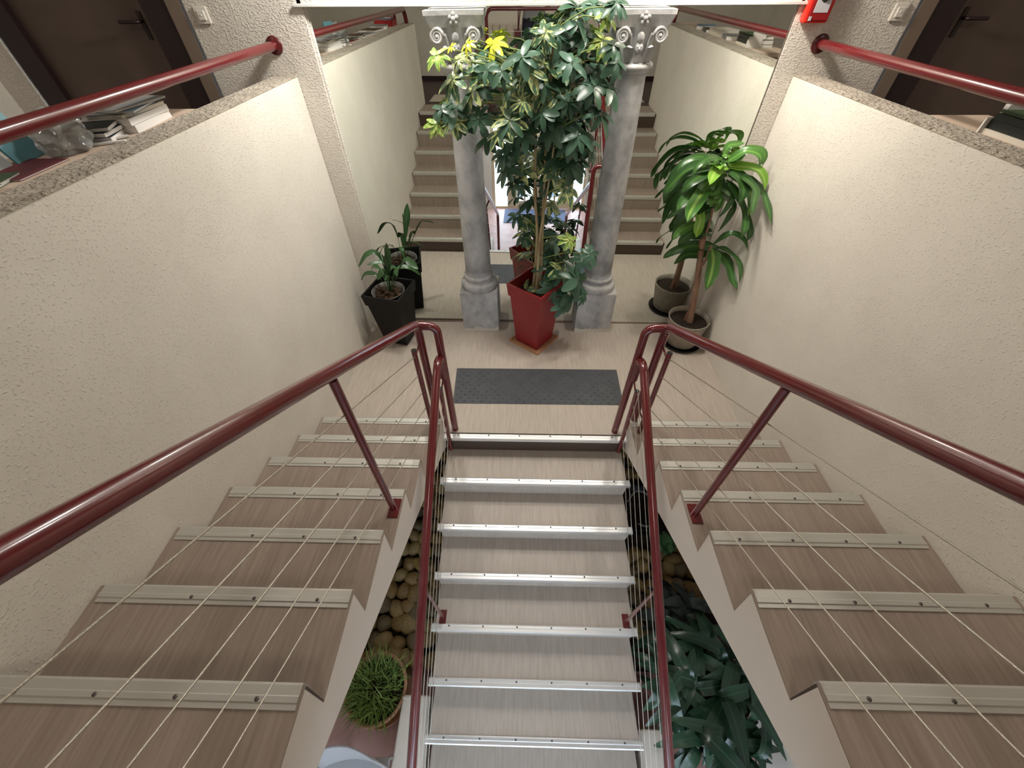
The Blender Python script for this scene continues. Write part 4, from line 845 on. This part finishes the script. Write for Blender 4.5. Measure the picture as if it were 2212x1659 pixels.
# left shelf, direct view (stack near its far end, then a film bag, brochures)
z = 2.0362
for i, (sx, sy, sz, a, m, cv, lab) in enumerate((
    (.20, .28, .028, .10, 'paper_white', None, 'thick white sheaf at the bottom of the far stack on the left shelf'),
    (.20, .28, .024, .05, 'paper_white', None, 'second white sheaf from the bottom of the stack on the left shelf'),
    (.19, .27, .014, -.03, 'paper_cream', 'paper_cream', 'cream booklet above the white sheaves on the left shelf'),
    (.21, .28, .009, .22, 'paper_white', 'cover_blue', 'blue grey magazine on the stack on the left shelf'),
    (.21, .29, .008, -.10, 'paper_white', 'cover_grey', 'grey glossy magazine topmost of the stack on the left shelf'))):
    slab('magazine', (-1.915, .27, z), sx, sy, sz, a, m, lab, 'magazine', 'stack at the far end of the left shelf', cover=cv); z += sz + .0012
z = 2.0362
for i, (sz, a, cv, lab) in enumerate(((.020, .3, 'cover_navy', 'navy folder at the bottom of the low pile on the left shelf'), (.016, .18, 'cover_navy', 'navy folder in the middle of the low pile on the left shelf'), (.014, .40, 'cover_black', 'black folder on top of the low pile on the left shelf'))):
    slab('folder', (-1.92, .045, z), .18, .14, sz, a, 'paper_white', lab, 'folder', 'folders on the left shelf', cover=cv); z += sz + .0012
def lump(name, c, r, m, label, cat, seed):
    rnd = random.Random(seed); b = MB(); bm = bmesh.new(); bmesh.ops.create_icosphere(bm, subdivisions=4, radius=1)
    for v in bm.verts:
        q = 1 + .13 * math.sin(v.co.x * 7 + seed) * math.cos(v.co.y * 6) + .10 * math.sin(v.co.z * 9 + v.co.x * 5) + rnd.uniform(-.02, .02)
        v.co = Vector((v.co.x * r[0] * q, v.co.y * r[1] * q, max(v.co.z * r[2] * q, -r[2] * .6)))
    bm.verts.index_update(); b.add([Vector(c) + v.co for v in bm.verts], [[v.index for v in f.verts] for f in bm.faces], False); bm.free()
    return tag(obj(name, b, m), label, cat)
lump('film_bag', (-1.90, -.10, 2.086), (.075, .095, .080), 'clear_film', 'crumpled clear plastic bag on the left shelf beside the navy folders', 'bag', 2)
for i, (dx, a) in enumerate(((0, .2), (.02, .6))):
    b = MB(); b.box(-.012, .012, -.07, .07, 0, .008, .003); o = obj('spectacle_case', b, 'paper_white'); o.matrix_basis = Matrix.Translation((-1.826 - dx, -.02 + .05 * i, 2.0368 + .001 * i)) @ Matrix.Rotation(a + 1.9, 4, 'Z'); o.name = 'white_strip'
    tag(o, ('white plastic strip lying against the clear bag on the left shelf', 'second white plastic strip farther along beside the clear bag on the left shelf')[i], 'strip')
def standing(name, c, w, h, ang, lean, m, label):
    b = MB(); b.box(-w / 2, w / 2, -.004, .004, 0, h)
    o = obj(name, b, m); o.matrix_basis = Matrix.Translation(c) @ Matrix.Rotation(ang, 4, 'Z') @ Matrix.Rotation(lean, 4, 'X'); return tag(o, label, 'brochure')
standing('brochure', (-1.975, -.20, 2.0365), .15, .16, 1.75, -.35, 'cover_teal', 'teal brochure standing on the left shelf behind the handrail')
standing('brochure', (-1.965, -.36, 2.0365), .15, .15, 1.65, -.45, 'cover_grey', 'pale grey spotted brochure standing on the left shelf next to the teal one')
slab('brochure', (-1.91, -.32, 2.0362), .17, .22, .006, .05, 'paper_white', 'dark red brochure lying flat beneath the standing ones', 'brochure', None, cover='bag_maroon')
slab('magazine', (-1.93, -.52, 2.0362), .20, .26, .012, .25, 'paper_white', 'green magazine lying near the left edge of the picture on the left shelf', 'magazine', None, cover='cover_green')
slab('magazine', (-1.925, -.60, 2.0495), .19, .25, .010, -.15, 'paper_white', 'dark brown magazine overlapping the green magazine on the left shelf', 'magazine', None, cover='cover_brown')
slab('magazine', (-1.915, -.86, 2.0362), .20, .27, .010, .3, 'paper_white', 'grey magazine at the near end of the row on the left shelf', 'magazine', None, cover='cover_grey')
# right shelf, direct view
z = 2.0362
for i, (sx, sy, sz, a, cv, lab) in enumerate(((.22, .30, .018, .02, 'paper_cream', 'cream booklet at the bottom of the stack on the right shelf'), (.21, .29, .030, .0, 'cover_black', 'thick black book above the cream booklet on the right shelf'), (.21, .28, .022, .05, 'cover_black', 'black book, second from the top of the stack on the right shelf'), (.20, .28, .010, -.06, 'cover_green', 'dark green magazine topmost of the stack on the right shelf'))):
    slab('book', (1.925, .02, z), sx, sy, sz, a, 'paper_white', lab, 'book', 'stack on the right shelf', cover=cv); z += sz + .0012
b = MB(); b.box(1.80, 1.93, .165, .172, 2.0362, 2.091); b.box(1.84, 1.95, .15, .172, 2.091, 2.136); tag(obj('card_holder', b, 'paper_white'), 'white paper card standing in front of the black books on the right shelf', 'card')
# things near the far ends, seen in the mirror
for (c, sx, sy, sz, a, cv, lab) in (
    ((-1.92, -1.20, 2.0362), .20, .27, .02, .1, 'cover_brown', 'brown booklet in the middle of the left shelf, seen in the mirror'),
    ((-1.92, -1.52, 2.0362), .20, .27, .03, -.2, 'cover_grey', 'grey booklet toward the end of the left shelf, seen in the mirror'),
    ((1.92, -.45, 2.0362), .20, .27, .03, .2, 'cover_grey', 'grey booklet behind the black books on the right shelf, seen in the mirror'),
    ((1.92, -.80, 2.0362), .20, .27, .05, -.1, 'paper_cream', 'thick cream book on the right shelf, seen in the mirror'),
    ((1.92, -1.12, 2.0362), .20, .27, .025, .15, 'cover_black', 'black booklet on the right shelf, seen in the mirror'),
    ((1.93, -1.45, 2.0362), .20, .27, .03, .3, 'cover_blue', 'blue booklet at the far end of the right shelf, seen in the mirror')):
    slab('book', c, sx, sy, sz, a, 'paper_white', lab, 'book', None, cover=cv)
b = MB()
bxx = thing('leaflet_box', (-1.93, -1.86, 2.0362), 'red leaflet box at the end of the left shelf, seen in the mirror', 'box')
b.box(-2.04, -1.82, -2.00, -1.995, 2.0362, 2.136); b.box(-2.04, -1.82, -1.75, -1.745, 2.0362, 2.096); b.box(-2.04, -2.035, -2.0, -1.745, 2.0362, 2.136); b.box(-1.825, -1.82, -2.0, -1.745, 2.0362, 2.096); b.box(-2.04, -1.82, -2.0, -1.745, 2.0362, 2.040); obj('tray', b, 'cover_red', bxx)
for i in range(7):
    b = MB(); b.box(-2.03, -1.84, -1.985 + i * .03, -1.970 + i * .03, 2.041, 2.146 - .006 * i); obj('leaflet_bundle', b, ('cover_blue', 'cover_red', 'paper_white')[i % 3], bxx)

# radiator in the upper hall, seen in the mirror
ra = thing('radiator', (.0, -3.90, FZ + .12), 'cream panel radiator on the upper hall wall, seen in the mirror behind the guard rail', 'radiator')
for i in range(15):
    x = -.86 + i * .118; b = MB(); b.box(x + .004, x + .114, -3.925, -3.87, FZ + .12, FZ + .76, .012); obj('panel', b, 'radiator_paint', ra)
b = MB(); b.box(-.86, .91, -3.928, -3.905, FZ + .15, FZ + .18); b.box(-.86, .91, -3.928, -3.905, FZ + .70, FZ + .73); obj('manifold', b, 'radiator_paint', ra)

# ------------------------------------------------------------------ lamps on the ceiling; corridor and upper hall ones are added fill
for x, y, lab in ((-.38, .95, 'left of two square ceiling lamps over the landing'), (.38, .95, 'right of two square ceiling lamps over the landing'), (-2.7, -.6, 'added fill lamp on the ceiling over the left corridor'), (2.7, -.6, 'added fill lamp on the ceiling over the right corridor'), (0, -2.9, 'added fill lamp on the ceiling over the upper hall'), (-.76, -3.25, 'square ceiling lamp on the left under the upper floor, seen in the mirror'), (.78, -3.25, 'square ceiling lamp on the right under the upper floor, seen in the mirror')):
    low_ = y < -3; zt = FZ - .2 if low_ else 3.80; zb = .93 if low_ else 3.385 if y > 0 else 3.72
    t = thing('ceiling_lamp', (x, y, zt), lab, 'lamp')
    b = MB(); b.box(x - .15, x + .15, y - .15, y + .15, zb, zb + (.0245 if low_ else .05), .008)
    if y > 0: b.tube([(x, y, zb + .05), (x, y, zt)], .012, 10)
    obj('housing', b, 'trim_white', t)
    b = MB(); b.box(x - .13, x + .13, y - .13, y + .13, zb - .006, zb); obj('diffuser', b, 'lamp_glow', t)
for s in (-1, 1):
    t = thing('wall_spot', (s * .90, YB, 2.95), 'small spotlight above the %s end of the mirror' % side(s), 'lamp')
    b = MB(); b.tube([(s * .90, YB, 2.96), (s * .90, 1.22, 2.96)], .010, 8); b.lathe([(.02, 2.97), (.075, 2.94), (.095, 2.88), (.092, 2.88)], 20, (s * .90, 1.20)); obj('housing', b, 'trim_white', t)

# ------------------------------------------------------------------ the photographer
def person():
    bx_, by_ = -.06, -2.50; z0 = FZ
    V, E, Rr = [], [], []
    def j(x, y, z, r, p=None):
        V.append((bx_ + x, by_ + y, z0 + z)); Rr.append(r if isinstance(r, tuple) else (r, r))
        if p is not None: E.append((p, len(V) - 1))
        return len(V) - 1
    pel = j(0, 0, .92, (.150, .11)); w = j(0, .0, 1.06, (.138, .10), pel); ch = j(0, -.01, 1.25, (.155, .11), w); sh = j(0, -.01, 1.39, (.13, .085), ch); nk = j(0, .005, 1.47, .052, sh); hd = j(0, .02, 1.535, .072, nk); h2 = j(0, .025, 1.60, .088, hd); h3 = j(0, .01, 1.67, .070, h2)
    for s in (-1, 1):
        hip = j(s * .085, 0, .86, .095, pel); kn = j(s * .10, .025, .48, .062, hip); an = j(s * .105, -.01, .09, .042, kn); hl = j(s * .108, .0, .035, .036, an); toe = j(s * .125, .17, .028, (.036, .026), hl)
        so = j(s * .165, -.01, 1.375, .058, sh); el = j(s * .235, .14, 1.18, .041, so); wr = j(s * .125, .47, 1.31, .028, el); pm = j(s * .105, .545, 1.345, (.034, .018), wr)
        # fingers wrap the short edges of the phone, the thumb lies behind it
        for k in range(4):
            a = j(s * .098, .575, 1.325 + .019 * k, .0092, pm); c = j(s * .078, .600, 1.335 + .020 * k, .0086, a); j(s * .055, .604, 1.338 + .019 * k, .0076, c)
        a = j(s * .080, .545, 1.372, .0105, pm); j(s * .052, .572, 1.385, .009, a)
    me = bpy.data.meshes.new('body'); me.from_pydata(V, E, []); ob = bpy.data.objects.new('body_tmp', me); COL.objects.link(ob)
    sk = ob.modifiers.new('skin', 'SKIN'); sd = ob.modifiers.new('sub', 'SUBSURF'); sd.levels = 3; sd.render_levels = 3
    for i, r in enumerate(Rr): me.skin_vertices[0].data[i].radius = r
    me.skin_vertices[0].data[0].use_root = True
    dg = bpy.context.evaluated_depsgraph_get(); nm = bpy.data.meshes.new_from_object(ob.evaluated_get(dg)); bpy.data.objects.remove(ob)
    for q in ('skin', 'shirt_grey', 'trousers', 'shoe'): nm.materials.append(MATS[q])
    for p in nm.polygons:
        c = p.center; z = c.z - z0; x = abs(c.x - bx_); y = c.y - by_; p.use_smooth = True
        p.material_index = 3 if z < .075 else 2 if z < .91 else 1 if (z < 1.455 and y < .34 and x < .30 and not (z > 1.43 and x < .06)) else 0
    t = thing('person', (bx_, by_, z0), 'person in grey shirt and navy trousers holding up a phone behind the guard rail', 'person')
    place('body', nm, t)
    b = MB(); b.blob((bx_, by_ - .012, z0 + 1.665), (.088, .095, .075)); b.blob((bx_, by_ - .045, z0 + 1.62), (.082, .065, .085)); obj('hair', b, 'hair', t)
    b = MB()
    for s in (-1, 1):
        b.blob((bx_ + s * .032, by_ + .103, z0 + 1.612), (.011, .007, .006), 1); b.blob((bx_ + s * .086, by_ + .015, z0 + 1.60), (.010, .018, .028), 1)
    b.blob((bx_, by_ + .112, z0 + 1.588), (.012, .016, .020), 1); b.blob((bx_, by_ + .098, z0 + 1.553), (.024, .007, .006), 1); obj('face', b, 'skin', t)
    b = MB(); b.prism_z([(bx_ - .165, by_ - .13), (bx_ + .165, by_ - .13), (bx_ + .165, by_ + .13), (bx_ - .165, by_ + .13)], z0 + .90, z0 + .935)
    bag = thing('shoulder_bag', (bx_ - .20, by_ + .03, z0 + .62), 'maroon shoulder bag hanging at the side of the person, seen in the mirror', 'bag')
    b = MB(); b.box(bx_ - .255, bx_ - .175, by_ - .10, by_ + .14, z0 + .56, z0 + .80, .02); obj('body', b, 'bag_maroon', bag)
    b = MB(); b.box(bx_ - .262, bx_ - .250, by_ - .08, by_ + .12, z0 + .68, z0 + .80, .004); obj('flap', b, 'bag_maroon', bag)
    b = MB(); b.tube(smooth_path([(bx_ - .215, by_ + .12, z0 + .79), (bx_ - .20, by_ + .145, z0 + 1.1), (bx_ - .13, by_ + .10, z0 + 1.40), (bx_ - .12, by_ - .02, z0 + 1.455), (bx_ - .14, by_ - .13, z0 + 1.38), (bx_ - .215, by_ - .08, z0 + .79)], 24), .007, 8); obj('strap', b, 'bag_maroon', bag)
person()
# the phone the picture is taken with: the lens sits at the camera
c0 = Vector(CAM.matrix_world.translation) - CF * .013
b = MB(); b.box(-.080, .080, -.038, .038, -.004, .004, .003)
ph = thing('smartphone', c0, 'black smartphone held up by the person at the guard rail', 'phone')
ph['_inv'] = (0, 0, 0)
M = Matrix((CR, CU, -CF)).transposed().to_4x4(); M.translation = c0 - CR * .05 - CU * .02
ph.matrix_world = M
obj('case', b, 'black_plastic', ph)
b = MB(); b.box(-.076, .076, -.035, .035, .0041, .0046); obj('screen', b, 'cover_black', ph)
